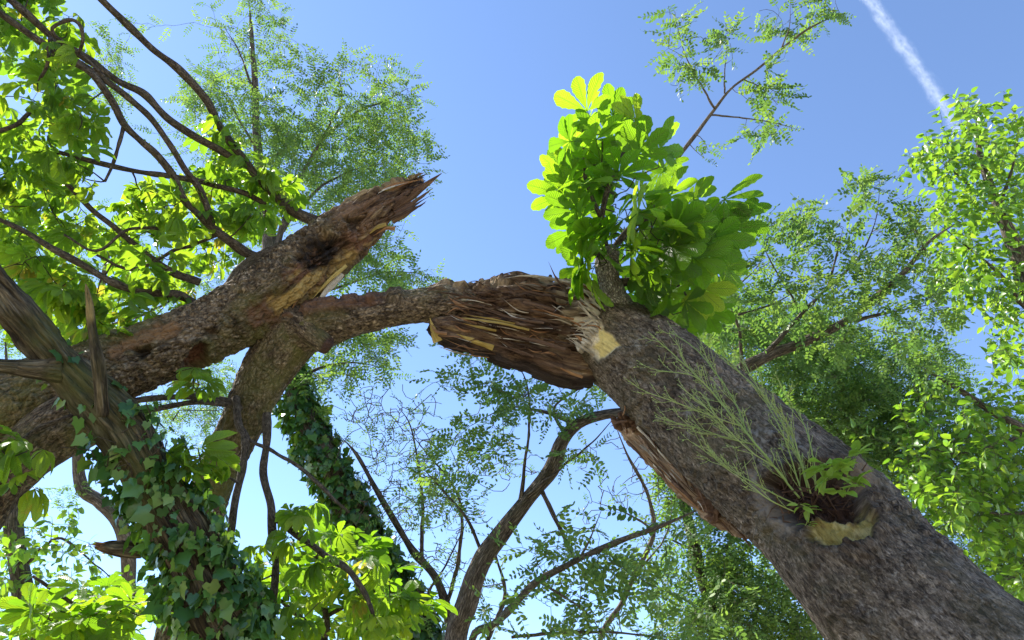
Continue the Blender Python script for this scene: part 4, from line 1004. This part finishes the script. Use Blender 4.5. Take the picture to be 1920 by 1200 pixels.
build_tree('sinuous_locust', 'slim locust with sinuous bare trunk bending over towards the snapped trunk', 
    [(845, 1230, 5.5, 46), (868, 1130, 5.5, 42), (893, 1050, 5.5, 40), (930, 998, 5.48, 36), (980, 940, 5.45, 30), (1030, 882, 5.4, 27), (1052, 830, 5.36, 25), (1088, 793, 5.33, 23), (1140, 776, 5.3, 20), (1200, 768, 5.3, 18), (1280, 740, 5.3, 16)],
    [[(975, 940, 5.45, 10), (985, 860, 5.4, 8), (994, 770, 5.35, 8), (985, 710, 5.3, 6), (965, 680, 5.3, 4)],
     [(990, 930, 5.4, 10), (1060, 870, 5.3, 8), (1110, 830, 5.25, 7), (1150, 785, 5.2, 5)],
     [(1080, 795, 5.33, 14), (1020, 772, 5.4, 9), (950, 765, 5.45, 7), (880, 800, 5.5, 5)],
     [(1060, 820, 5.35, 8), (1040, 765, 5.4, 7), (1100, 720, 5.4, 5), (1150, 690, 5.4, 4)],
     [(905, 1040, 5.5, 10), (880, 980, 5.5, 9), (830, 920, 5.5, 8), (795, 880, 5.5, 5)],
     [(1018, 922, 5.4, 12), (1045, 980, 5.3, 11), (1080, 1050, 5.2, 10), (1120, 1110, 5.1, 7)]],
    [(880, 690, 65, 50, 5.4, .4, 20), (840, 800, 60, 60, 5.5, .4, 16), (940, 830, 70, 60, 5.4, .4, 20), (1010, 760, 90, 50, 5.3, .4, 24), (1090, 750, 70, 40, 5.3, .4, 18), (930, 740, 60, 40, 5.4, .4, 14), (880, 900, 70, 50, 5.4, .4, 16), (960, 700, 60, 30, 5.3, .3, 8), (1040, 860, 60, 40, 5.2, .4, 8), (860, 960, 60, 40, 5.4, .4, 12)],
    101, M_BARK_LOC, 'pinn', .11, 260, 1.0, (.05, .1), wob=.18, tilt=.6, dens=1.15)

build_tree('young_locust', 'young locust with one long straight arching stem and feathery leaves under the snapped trunk', 
    [(880, 1230, 4.7, 16), (930, 1165, 4.65, 14), (1010, 1090, 4.6, 13), (1080, 1050, 4.55, 12), (1150, 1020, 4.5, 11), (1230, 990, 4.45, 9), (1312, 955, 4.4, 6)],
    [[(1010, 1090, 4.6, 7), (1060, 1120, 4.5, 6), (1110, 1160, 4.45, 5), (1150, 1230, 4.4, 4)],
     [(1090, 1046, 4.55, 7), (1110, 1000, 4.5, 5), (1130, 950, 4.5, 4)], [(960, 1195, 4.6, 8), (1070, 1185, 4.5, 9), (1200, 1190, 4.4, 8), (1300, 1215, 4.35, 5)]],
    [(1110, 1000, 100, 50, 4.5, .4, 18), (1150, 1080, 140, 60, 4.4, .4, 30), (1060, 1120, 90, 60, 4.5, .4, 16), (1200, 1150, 120, 50, 4.4, .4, 18), (1240, 1030, 70, 40, 4.4, .3, 10), (960, 1140, 60, 50, 4.6, .3, 8), (1010, 1040, 60, 40, 4.5, .3, 8)],
    111, M_TWIG, 'pinn', .11, 260, 1.25, (.1, .1), tilt=.6, dens=1.1)

build_tree('half_bare_locust', 'half dead locust with a tangle of bare grey twigs beside the ivy clad trunk', 
    [(842, 1240, 6.6, 20), (838, 1150, 6.6, 18), (815, 1080, 6.6, 16), (775, 1030, 6.6, 14), (735, 975, 6.6, 12), (700, 905, 6.6, 9), (668, 850, 6.6, 6), (640, 820, 6.6, 3)],
    [[(790, 1050, 6.6, 10), (792, 960, 6.6, 9), (785, 880, 6.6, 8), (770, 800, 6.6, 6), (745, 760, 6.6, 4)], [(835, 1150, 6.6, 12), (862, 1040, 6.5, 10), (858, 930, 6.5, 8), (800, 850, 6.5, 6), (760, 800, 6.5, 4)],
     [(900, 1230, 6.4, 12), (945, 1120, 6.4, 11), (930, 1040, 6.4, 9), (915, 1000, 6.4, 6)], [(770, 1230, 6.3, 11), (800, 1120, 6.3, 9), (835, 1060, 6.3, 8), (880, 970, 6.3, 5)]],
    [(700, 900, 60, 80, 6.6, .4, 34), (770, 870, 70, 90, 6.6, .4, 50), (740, 960, 80, 60, 6.6, .4, 34), (840, 900, 60, 80, 6.6, .4, 30), (740, 780, 80, 40, 6.7, .4, 24), (820, 1080, 60, 60, 6.5, .4, 20), (780, 1150, 60, 50, 6.4, .4, 18), (680, 770, 60, 40, 6.7, .4, 16), (880, 1090, 40, 60, 6.5, .4, 10), (1010, 860, 60, 60, 6.4, .4, 8), (900, 840, 60, 70, 6.5, .4, 14)],
    121, M_BARK_LOC, 'pinn4', .1, 120, .85, (.05, .1), bare=.82, rtip=.0042, wob=.22, dens=2.8)

build_tree('bare_sapling', 'thin leafless sapling with fine tangled twigs under the torn hanging strip', 
    [(1120, 1240, 5.9, 10), (1170, 1120, 5.9, 9), (1225, 1000, 5.9, 8), (1215, 930, 5.9, 7), (1180, 860, 5.9, 5), (1155, 800, 5.9, 3)],
    [[(1222, 990, 5.9, 6), (1170, 960, 5.85, 5), (1110, 940, 5.8, 3)], [(1190, 1080, 5.9, 6), (1250, 1000, 5.9, 5), (1262, 900, 5.9, 3)]],
    [(1160, 900, 70, 60, 5.9, .3, 26), (1230, 930, 50, 70, 5.9, .3, 20), (1120, 930, 60, 40, 5.9, .3, 14), (1110, 840, 50, 40, 5.9, .3, 10)],
    125, M_TWIG, 'pinn4', .1, 40, .8, (.05, .1), bare=.93, rtip=.0036, wob=.25, dens=1.6)

build_tree('spreading_locust', 'spreading locust with forked grey branches and feathery foliage right of the leafy shoot', 
    [(1760, 1240, 5.6, 60), (1640, 1080, 5.7, 50), (1520, 900, 5.8, 42), (1430, 770, 5.9, 34), (1385, 705, 6.0, 26), (1440, 668, 6.0, 22), (1510, 640, 6.0, 19), (1580, 605, 6.0, 17), (1640, 560, 6.0, 14), (1695, 510, 6.0, 10), (1740, 455, 6.0, 7), (1790, 420, 6.0, 4)],
    [[(1432, 670, 6.0, 13), (1480, 615, 5.95, 11), (1540, 550, 5.9, 9), (1605, 490, 5.9, 7), (1640, 420, 5.9, 5), (1650, 350, 5.9, 3)],
     [(1600, 602, 6.0, 10), (1670, 585, 5.9, 8), (1740, 572, 5.85, 5)], [(1552, 545, 5.9, 7), (1568, 480, 5.9, 6), (1580, 430, 5.9, 3)],
     [(1735, 470, 6.0, 6), (1712, 420, 6.0, 5), (1694, 375, 6.0, 3)], [(1392, 720, 6.0, 10), (1385, 620, 5.9, 8), (1368, 560, 5.85, 6), (1420, 500, 5.8, 4), (1440, 450, 5.8, 3)],
     [(1500, 580, 5.95, 6), (1450, 500, 5.9, 5), (1430, 460, 5.9, 3)], [(1385, 590, 5.9, 6), (1450, 570, 5.85, 5), (1500, 540, 5.8, 3)]],
    [(1640, 360, 45, 42, 5.9, .3, 14), (1670, 400, 50, 40, 5.9, .3, 14), (1545, 420, 70, 36, 5.9, .4, 18), (1470, 440, 60, 40, 5.9, .4, 18), (1430, 520, 60, 50, 5.85, .4, 16), (1520, 510, 90, 45, 5.9, .4, 24), (1620, 490, 80, 50, 5.9, .4, 24), (1400, 590, 50, 50, 5.9, .4, 14), (1480, 590, 80, 40, 5.9, .4, 20), (1700, 460, 55, 40, 6.0, .4, 16), (1650, 560, 90, 45, 5.9, .4, 22), (1740, 570, 60, 50, 5.9, .4, 18), (1560, 620, 80, 40, 5.9, .4, 18), (1350, 640, 50, 40, 5.9, .4, 14), (1400, 470, 30, 40, 5.9, .3, 6), (1720, 640, 70, 40, 6.0, .4, 18)],
    131, M_BARK_LOC, 'pinn', .095, 300, 1.12, (.1, .05), tilt=.6, dens=1.35)

build_tree('slender_locust', 'slender locust whose thin branch reaches high above the leafy shoot', 
    [(1830, 1240, 6.4, 36), (1640, 1040, 6.4, 32), (1450, 850, 6.5, 28), (1300, 700, 6.5, 24), (1225, 560, 6.5, 20), (1215, 440, 6.5, 16), (1258, 320, 6.5, 8), (1310, 245, 6.5, 7), (1340, 205, 6.5, 6), (1372, 165, 6.5, 5), (1420, 130, 6.5, 4.5), (1465, 92, 6.5, 4), (1515, 55, 6.5, 4), (1575, 25, 6.5, 3)],
    [[(1340, 205, 6.5, 6), (1318, 165, 6.5, 5), (1292, 120, 6.5, 4), (1275, 70, 6.5, 3), (1265, 20, 6.5, 2)], [(1332, 215, 6.5, 5), (1400, 222, 6.45, 4), (1460, 232, 6.4, 3), (1500, 245, 6.4, 2)],
     [(1358, 175, 6.5, 4), (1360, 120, 6.5, 3), (1365, 70, 6.5, 2)], [(1465, 92, 6.5, 4), (1480, 50, 6.5, 3), (1482, 0, 6.5, 2)], [(1395, 150, 6.5, 3), (1440, 165, 6.5, 2), (1455, 150, 6.5, 2)]],
    [(1268, 45, 26, 45, 6.5, .25, 10), (1275, 120, 32, 30, 6.5, .25, 8), (1255, 150, 20, 22, 6.5, .2, 3), (1355, 90, 45, 45, 6.5, .3, 14), (1330, 130, 30, 30, 6.5, .2, 6), (1440, 200, 50, 26, 6.45, .3, 10), (1480, 240, 40, 28, 6.4, .3, 10), (1430, 175, 30, 18, 6.5, .2, 5), (1480, 60, 45, 45, 6.5, .3, 14), (1500, 10, 60, 22, 6.5, .3, 10), (1560, 25, 45, 25, 6.5, .25, 9), (1390, 245, 40, 16, 6.4, .2, 4), (1325, 290, 16, 14, 6.5, .2, 2), (1470, 120, 30, 25, 6.5, .2, 5)],
    141, M_TWIG, 'pinn', .088, 300, 1.1, (.1, .05), dens=1.1, tilt=.6)

build_tree('bushy_elm', 'bushy bright green tree with small rounded leaves below the contrail', 
    [(2060, 1240, 7.8, 60), (2020, 1000, 7.9, 54), (1980, 760, 8.0, 44), (1930, 560, 8.1, 34), (1880, 420, 8.2, 22), (1840, 300, 8.3, 12), (1830, 230, 8.4, 5)],
    [[(1940, 600, 8.1, 14), (1880, 520, 8.0, 11), (1810, 460, 7.9, 7), (1760, 420, 7.9, 4)], [(1890, 440, 8.2, 10), (1830, 360, 8.0, 8), (1760, 300, 8.0, 4)], [(1870, 400, 8.2, 9), (1900, 310, 8.1, 7), (1910, 240, 8.1, 4)]],
    [(1840, 270, 85, 65, 8.2, .7, 90), (1770, 300, 55, 40, 8.0, .4, 34), (1890, 350, 70, 80, 8.1, .7, 76), (1800, 380, 70, 60, 8.0, .6, 60), (1870, 470, 80, 70, 8.1, .7, 76), (1800, 500, 60, 50, 8.0, .6, 44), (1900, 570, 60, 50, 8.1, .6, 40), (1830, 560, 60, 40, 8.0, .5, 24), (1900, 640, 40, 40, 8.0, .5, 16), (1840, 215, 50, 26, 8.3, .4, 16)],
    151, M_BARK_LOC, 'broad', .03, 200, 1.2, (0, .1), tilt=.7, dens=1.9)

build_tree('dark_locust', 'dense dark green tree right behind the middle of the leaning trunk', 
    [(1720, 1240, 9.0, 50), (1670, 1050, 9.1, 44), (1620, 880, 9.2, 36), (1580, 740, 9.3, 24), (1540, 640, 9.4, 12)],
    [[(1620, 880, 9.2, 16), (1560, 800, 9.0, 12), (1480, 730, 8.9, 7)], [(1590, 760, 9.3, 14), (1660, 700, 9.1, 10), (1710, 650, 9.0, 6)], [(1650, 980, 9.1, 16), (1700, 860, 9.0, 10), (1740, 790, 9.0, 6)]],
    [(1560, 690, 130, 70, 9.2, .9, 130), (1480, 650, 90, 60, 9.0, .7, 70), (1620, 770, 110, 70, 9.1, .9, 110), (1700, 700, 80, 60, 9.0, .7, 60), (1400, 620, 90, 50, 9.0, .6, 60), (1530, 800, 90, 50, 9.0, .7, 60), (1340, 590, 50, 50, 9.0, .5, 26), (1650, 860, 90, 60, 9.0, .7, 50), (1480, 750, 60, 50, 8.9, .5, 30)],
    161, M_BARK_LOC, 'pinn4', .05, 160, 1.45, (0, .1), dens=2.6)

build_tree('open_poplar', 'open tree with loose round leaves and long bare bough beyond the leaning trunk', 
    [(2120, 1240, 7.0, 50), (2080, 1020, 7.0, 42), (2010, 880, 7.0, 30), (1930, 810, 7.0, 18), (1860, 770, 7.0, 14), (1790, 725, 7.0, 11), (1730, 690, 7.0, 6)],
    [[(1930, 810, 7.0, 10), (1880, 830, 6.9, 8), (1800, 850, 6.8, 6), (1740, 840, 6.8, 3)], [(2040, 940, 7.0, 14), (1940, 960, 6.9, 10), (1850, 960, 6.8, 7), (1780, 930, 6.8, 4)], [(2090, 1080, 7.0, 14), (1980, 1090, 6.9, 10), (1880, 1080, 6.8, 6)]],
    [(1830, 800, 110, 60, 6.9, .6, 54), (1880, 740, 60, 40, 7.0, .4, 18), (1760, 760, 60, 50, 6.9, .4, 22), (1800, 880, 120, 60, 6.8, .6, 70), (1720, 880, 60, 60, 6.8, .5, 34), (1880, 900, 60, 60, 6.8, .5, 36), (1870, 980, 80, 60, 6.8, .6, 56), (1790, 960, 80, 50, 6.8, .5, 44), (1900, 1080, 50, 70, 6.8, .5, 44), (1860, 670, 60, 40, 7.0, .4, 10)],
    171, M_BARK_LOC, 'broad', .036, 220, 1.25, (0, .1), tilt=.7, dens=2.0)

build_tree('low_thicket_tree', 'thick bright green tree at the lower right of the leaning trunk base', 
    [(2000, 1240, 8.6, 40), (1960, 1130, 8.6, 34), (1900, 1030, 8.6, 24), (1830, 960, 8.6, 12)],
    [[(1960, 1130, 8.6, 12), (1900, 1120, 8.4, 8), (1860, 1080, 8.4, 5)], [(1900, 1030, 8.6, 10), (1800, 880, 8.5, 7), (1730, 820, 8.5, 4)]],
    [(1800, 900, 110, 80, 8.6, .7, 110), (1870, 1010, 80, 80, 8.6, .7, 100), (1890, 1130, 60, 80, 8.5, .7, 70), (1720, 840, 80, 60, 8.6, .6, 60), (1850, 840, 80, 50, 8.8, .6, 50)],
    181, M_BARK_LOC, 'pinn4', .05, 120, 1.4, (0, .1), dens=2.4)

build_tree('climber_clad_stem', 'upright grey stem clothed in bright green leaves below the torn hanging strip', 
    [(1345, 1240, 6.8, 24), (1330, 1150, 6.8, 23), (1310, 1080, 6.8, 22), (1293, 1000, 6.8, 20), (1282, 940, 6.8, 18), (1268, 880, 6.8, 15), (1240, 800, 6.8, 11), (1215, 740, 6.8, 6)],
    [[(1310, 1080, 6.8, 12), (1375, 1010, 6.8, 9), (1390, 960, 6.8, 5)], [(1330, 1160, 6.8, 12), (1420, 1110, 6.8, 9), (1480, 1080, 6.8, 5)], [(1300, 1030, 6.8, 6), (1250, 1010, 6.8, 5), (1225, 1010, 6.8, 3)]],
    [(1300, 960, 34, 60, 6.7, .3, 30), (1350, 1030, 70, 50, 6.7, .4, 36), (1420, 1080, 80, 60, 6.7, .5, 60), (1340, 1130, 70, 60, 6.7, .5, 50), (1460, 1150, 80, 50, 6.7, .5, 56), (1380, 1180, 90, 40, 6.6, .5, 50), (1270, 890, 30, 40, 6.7, .3, 12), (1500, 1190, 50, 40, 6.6, .4, 24), (1290, 1170, 50, 50, 6.7, .4, 24), (1230, 1080, 50, 60, 6.7, .4, 14), (1400, 1000, 30, 30, 6.7, .3, 8)],
    191, M_BARK_LOC, 'pinn4', .055, 160, 1.35, (0, .1), dens=2.2)

build_tree('lone_grey_stem', 'straight grey stem with bright low foliage left of the ivy trunk', 
    [(60, 1240, 6.5, 36), (54, 1150, 6.5, 34), (44, 1050, 6.5, 31), (35, 960, 6.5, 27), (28, 880, 6.5, 22), (18, 760, 6.6, 14), (10, 640, 6.7, 6)],
    [[(46, 1060, 6.5, 8), (110, 1010, 6.4, 7), (180, 1060, 6.3, 6), (240, 1110, 6.2, 4)], [(50, 1100, 6.5, 10), (90, 1120, 6.4, 8), (160, 1140, 6.3, 5)], [(40, 1000, 6.5, 6), (0, 980, 6.4, 5), (-40, 960, 6.4, 4)]],
    [(110, 1030, 100, 40, 6.4, .5, 44), (60, 1120, 110, 60, 6.3, .6, 70), (180, 1120, 100, 60, 6.3, .6, 60), (30, 1180, 110, 50, 6.2, .5, 50), (120, 960, 50, 30, 6.4, .3, 8), (200, 1180, 90, 40, 6.2, .5, 36)],
    201, M_BARK_LOC, 'broad', .045, 160, 1.2, (0, .1), tilt=.7)

build_tree('far_left_locust', 'airy locust showing through the gaps behind the fallen leafy crown', 
    [(225, 1240, 9.6, 30), (245, 1080, 9.6, 28), (228, 990, 9.6, 26), (190, 940, 9.6, 24), (155, 905, 9.6, 22), (150, 800, 9.7, 18), (170, 650, 9.8, 14), (200, 500, 10, 9), (230, 400, 10.2, 5)],
    [[(160, 720, 9.8, 12), (260, 700, 9.6, 9), (340, 720, 9.5, 6), (420, 780, 9.5, 3)], [(175, 620, 9.8, 10), (290, 580, 9.7, 8), (380, 520, 9.7, 4)], [(180, 590, 9.8, 8), (100, 520, 9.7, 6), (60, 440, 9.7, 4)]],
    [(330, 780, 90, 60, 9.5, .7, 60), (400, 730, 60, 50, 9.5, .6, 40), (300, 660, 80, 60, 9.6, .6, 30), (350, 540, 100, 70, 9.7, .7, 44), (150, 520, 110, 90, 9.8, .7, 60), (60, 600, 70, 60, 9.7, .6, 26), (240, 440, 100, 60, 9.9, .6, 30), (130, 920, 40, 26, 9.6, .3, 8), (440, 480, 60, 60, 9.7, .5, 16), (430, 760, 60, 60, 9.4, .5, 26)],
    211, M_BARK_LOC, 'pinn4', .06, 100, 1.1, (0, .1))

# ------------------------------------------------------------------ young chestnut plants low at the left
def chestnut_sapling(label, root, stems, regions, seed, n_ind):
    rng = np.random.default_rng(seed)
    T = thing('chestnut_sapling', label, 'sapling', root)
    sk = Skel()
    for i, s in enumerate(stems):
        c = pl(*s)
        if i == 0: c = [(np.array([root[0], root[1], -.05]), c[0][1] * 1.3)] + c
        t = simple_tube(c, .03, 10, .08, seed + i); sk.add_tube(t)
        add('stem', tube_mesh('stem', t, M_BRANCH), T)
    tips = blob_tips(regions, rng)
    lines = grow(sk, tips, rng, .0028, .008, .07, .12, .1)
    add('twigs', twig_mesh('twigs', lines, M_BRANCH, 5), T, 'stuff')
    pos, R, scs = [], [], []
    for tp in tips:
        n = rng.integers(2, 5); a0 = rng.random() * 6.28
        for k in range(n):
            a = a0 + k * 6.28 / n + rng.normal(0, .3); h = np.array([math.cos(a), math.sin(a), rng.normal(-.1, .25)])
            nr = unit(UP * .6 + SUN_DIR * .4 - FWD * .2 + rng.normal(0, .55, 3)); Rk = basis(h[None], nr[None])[0]; s = rng.uniform(.5, .9)
            pos.append(tp - Rk @ PETI * s); R.append(Rk); scs.append(s)
    place_leaves(T, 'leaf', PALM, np.array(pos), np.array(R), np.array(scs), n_ind, rng=rng)
r = P(190, 1300, 3.6)
chestnut_sapling('young chestnut with broad hand shaped leaves below the ivy trunk\'s broken stub', (r[0], r[1], 0),
    [[(200, 1260, 3.6, 14), (220, 1150, 3.6, 12), (280, 1100, 3.6, 10), (350, 1060, 3.6, 8)], [(215, 1180, 3.6, 8), (120, 1120, 3.6, 7), (60, 1080, 3.6, 5)]],
    [(250, 1120, 60, 50, 3.6, .3, 5), (120, 1160, 100, 40, 3.6, .4, 5), (60, 1180, 80, 40, 3.5, .4, 6), (200, 1180, 80, 40, 3.5, .4, 7)], 221, 140)
r = P(600, 1320, 4.2)
chestnut_sapling('young chestnut with sunlit leaves between the two ivy covered trunks', (r[0], r[1], 0),
    [[(600, 1270, 4.2, 14), (610, 1180, 4.2, 12), (600, 1100, 4.2, 10), (590, 1040, 4.2, 7)], [(608, 1160, 4.2, 8), (690, 1110, 4.2, 7), (730, 1090, 4.2, 5)], [(605, 1190, 4.2, 8), (530, 1130, 4.2, 7), (500, 1090, 4.2, 5)]],
    [(600, 1090, 60, 60, 4.2, .3, 9), (700, 1110, 60, 60, 4.2, .3, 9), (520, 1110, 50, 70, 4.2, .3, 8), (640, 1180, 90, 40, 4.1, .3, 10), (660, 1010, 40, 30, 4.2, .2, 3)], 231, 140)

# ------------------------------------------------------------------ plants rooted in the hollow
def weed():
    rng = np.random.default_rng(91)
    root = P(1508, 940, 2.78)
    T = thing('flowering_weed', 'wispy pale green weed with thin branching stalks rooted in the trunk hollow', 'plant', root)
    stalks = [[(1500, 935, 2.76, 7), (1440, 860, 2.8, 7), (1390, 800, 2.88, 6), (1330, 730, 3.0, 5), (1280, 680, 3.1, 4), (1215, 622, 3.2, 2)],
              [(1390, 800, 2.88, 4), (1320, 775, 2.94, 3), (1260, 752, 3.02, 3), (1210, 735, 3.1, 2)],
              [(1345, 745, 2.98, 4), (1300, 705, 3.0, 3), (1230, 695, 3.1, 2)],
              [(1505, 930, 2.76, 5), (1470, 820, 2.82, 4), (1440, 760, 2.9, 3), (1400, 690, 3.0, 3), (1390, 640 + 40, 3.05, 2)],
              [(1520, 925, 2.76, 5), (1500, 860, 2.8, 4), (1480, 800, 2.85, 3), (1445, 760, 2.9, 2)],
              [(1490, 945, 2.74, 5), (1430, 915, 2.74, 4), (1370, 880, 2.8, 3), (1300, 830, 2.9, 2)],
              [(1490, 960, 2.72, 4), (1440, 935, 2.72, 4), (1400, 905, 2.76, 3), (1350, 870, 2.84, 2)],
              [(1460, 880, 2.79, 4), (1400, 840, 2.8, 3), (1330, 770, 2.9, 3), (1270, 720, 3.0, 2)], [(1515, 920, 2.76, 5), (1490, 840, 2.8, 4), (1430, 740, 2.9, 3), (1340, 660, 3.05, 2)],
              [(1530, 920, 2.75, 5), (1525, 860, 2.78, 4), (1505, 790, 2.84, 3), (1470, 740, 2.9, 2)], [(1400, 810, 2.87, 4), (1370, 740, 2.95, 3), (1310, 660, 3.08, 3), (1255, 620, 3.2, 2)],
              [(1420, 835, 2.84, 4), (1360, 820, 2.86, 3), (1300, 800, 2.94, 2), (1255, 790, 3.0, 2)]]
    sk = Skel()
    for i, s in enumerate(stalks):
        t = simple_tube([(p_, r_ * .62) for p_, r_ in pl(*s)], .02, 6, .05, 900 + i); sk.add_tube(t)
        t.v = t.v; add('stalk', mesh('stalk', t.v, t.faces(), M_WEED, {'tint': ('FLOAT', np.full(len(t.v), .1 * i))}), T)
    lines = []
    for j in range(3, len(sk.p)):
        if rng.random() > .4: continue
        d = unit(sk.p[j] - sk.p[j - 1]); 
        if np.linalg.norm(sk.p[j] - sk.p[j - 1]) > .2: continue
        for c in range(rng.integers(1, 3)):
            v = unit(d + rng.normal(0, .38, 3) + UP * .15); L = rng.uniform(.05, .15)
            q = np.array([sk.p[j], sk.p[j] + v * L * .5 + UP * .004, sk.p[j] + unit(v + UP * .2) * L]); lines.append((q, np.array([.0014, .0012, .0008])))
            for e in range(rng.integers(1, 4)):
                f = rng.uniform(.35, .9); b_ = q[0] + (q[2] - q[0]) * f; w_ = unit(v + rng.normal(0, .45, 3)); l2 = L * rng.uniform(.25, .5)
                lines.append((np.array([b_, b_ + w_ * l2 * .5, b_ + w_ * l2 + UP * .004]), np.array([.001, .0009, .0007])))
    add('stalklets', twig_mesh('stalklets', lines, M_WEED, 4), T, 'stuff')
    pos, dr = leaf_sites(lines, rng, .022, .3)
    n = len(pos); y = unit(dr + rng.normal(0, .5, (n, 3)))
    g = leaflet(.013, .0045, 3, oval_prof, 3, .1, .1); pr = protos('bud', [join([g])], M_WEED)
    place_leaves(T, 'bud', pr, pos, basis(y, rng.normal(0, 1, (n, 3))), rng.uniform(.6, 1.3, n), 0, 'buds', rng)
weed()
def seedling(label, root, hubs, seed, sc, n):
    rng = np.random.default_rng(seed)
    R0 = P(*root); T = thing('seedling', label, 'seedling', R0)
    sk = Skel(); sk.p = R0[None]; sk.r = np.array([.004])
    tips = np.array([P(*h) for h in hubs])
    lines = grow(sk, tips, rng, .0018, .006, .02, .1, 0)
    for q, r_ in lines:
        tm = twig_mesh('stem', [(q, r_)], M_WEED, 5); add('stem', tm, T)
    pos, dr = [], []
    for tp in tips:
        for k in range(n):
            a = rng.random() * 6.28; pos.append(tp - UP * .02 * rng.random()); dr.append(np.array([math.cos(a), math.sin(a), rng.normal(.2, .4)]))
    pos = np.array(pos); dr = np.array(dr); m = len(pos)
    place_leaves(T, 'leaf', NEWLEAF, pos, basis(dr, unit(UP + SUN_DIR * .4 - FWD * .5 + rng.normal(0, .4, (m, 3)))), sc * rng.uniform(.7, 1.2, m), 300, rng=rng)
seedling('bright green seedling with fresh leaves rooted in the trunk hollow', (1585, 930, 2.66), [(1545, 868, 2.6), (1570, 875, 2.58), (1585, 858, 2.6), (1600, 852, 2.62), (1560, 890, 2.56), (1590, 890, 2.58), (1600, 905, 2.58), (1575, 915, 2.58), (1540, 880, 2.58)], 301, .85, 6)
seedling('tiny seedling on the left rim of the trunk hollow', (1510, 985, 2.68), [(1500, 945, 2.62), (1512, 950, 2.62), (1514, 978, 2.62)], 302, .5, 4)

# ------------------------------------------------------------------ contrail, far above
def contrail():
    a, b = P(1590, -60, 3000), P(1800, 245, 3000)
    L = np.linalg.norm(b - a); n = 24
    t = Tube([(a + (b - a) * f, r) for f, r in ((0, 80), (.3, 72), (.7, 62), (.9, 54), (1, 44))], L / n, 20)
    m = NT('ice_cloud')
    tc = m.attr('tc').outputs['Vector']
    co = m.n('ShaderNodeTexCoord').outputs['Object']
    sep = m.n('ShaderNodeSeparateXYZ', {0: co})
    rad = m.math('SQRT', m.math('ADD', m.math('POWER', sep.outputs[0], 2.0), m.math('POWER', sep.outputs[1], 2.0)))
    rad = m.math('ADD', rad, m.math('MULTIPLY', m.math('SUBTRACT', m.noise(m.vmul(co, (1, 1, .5)), 0.02, 4, 0.6), 0.5), 70.0))
    core = m.n('ShaderNodeMapRange', {0: rad, 1: 38.0, 2: 0.0}, interpolation_type='SMOOTHSTEP').outputs[0]
    nz = m.noise(m.vmul(co, (1, 1, .6)), 0.06, 6, 0.7)
    den = m.math('MULTIPLY', m.math('MULTIPLY', core, m.n('ShaderNodeMapRange', {0: nz, 1: .36, 2: .7}).outputs[0]), 0.014)
    v = m.n('ShaderNodeVolumePrincipled', {'Color': (1, 1, 1, 1), 'Density': den, 'Anisotropy': 0.3})
    m.t.links.new(v.outputs[0], m.out.inputs['Volume'])
    # object axes: z along the trail
    z = unit(b - a); x = unit(np.cross(z, FWD)); y = np.cross(z, x); M = np.eye(4); M[:3, 0], M[:3, 1], M[:3, 2], M[:3, 3] = x, y, z, a
    Mi = np.linalg.inv(M); v_ = t.v @ Mi[:3, :3].T + Mi[:3, 3]
    me = mesh('contrail', v_, t.faces(), m.mat)
    o = obj('contrail', me); o.matrix_world = Matrix(M.tolist())
    o['label'] = 'thin white aircraft contrail fading across the blue sky'; o['category'] = 'contrail'
contrail()
SC.cycles.volume_step_rate = 0.2
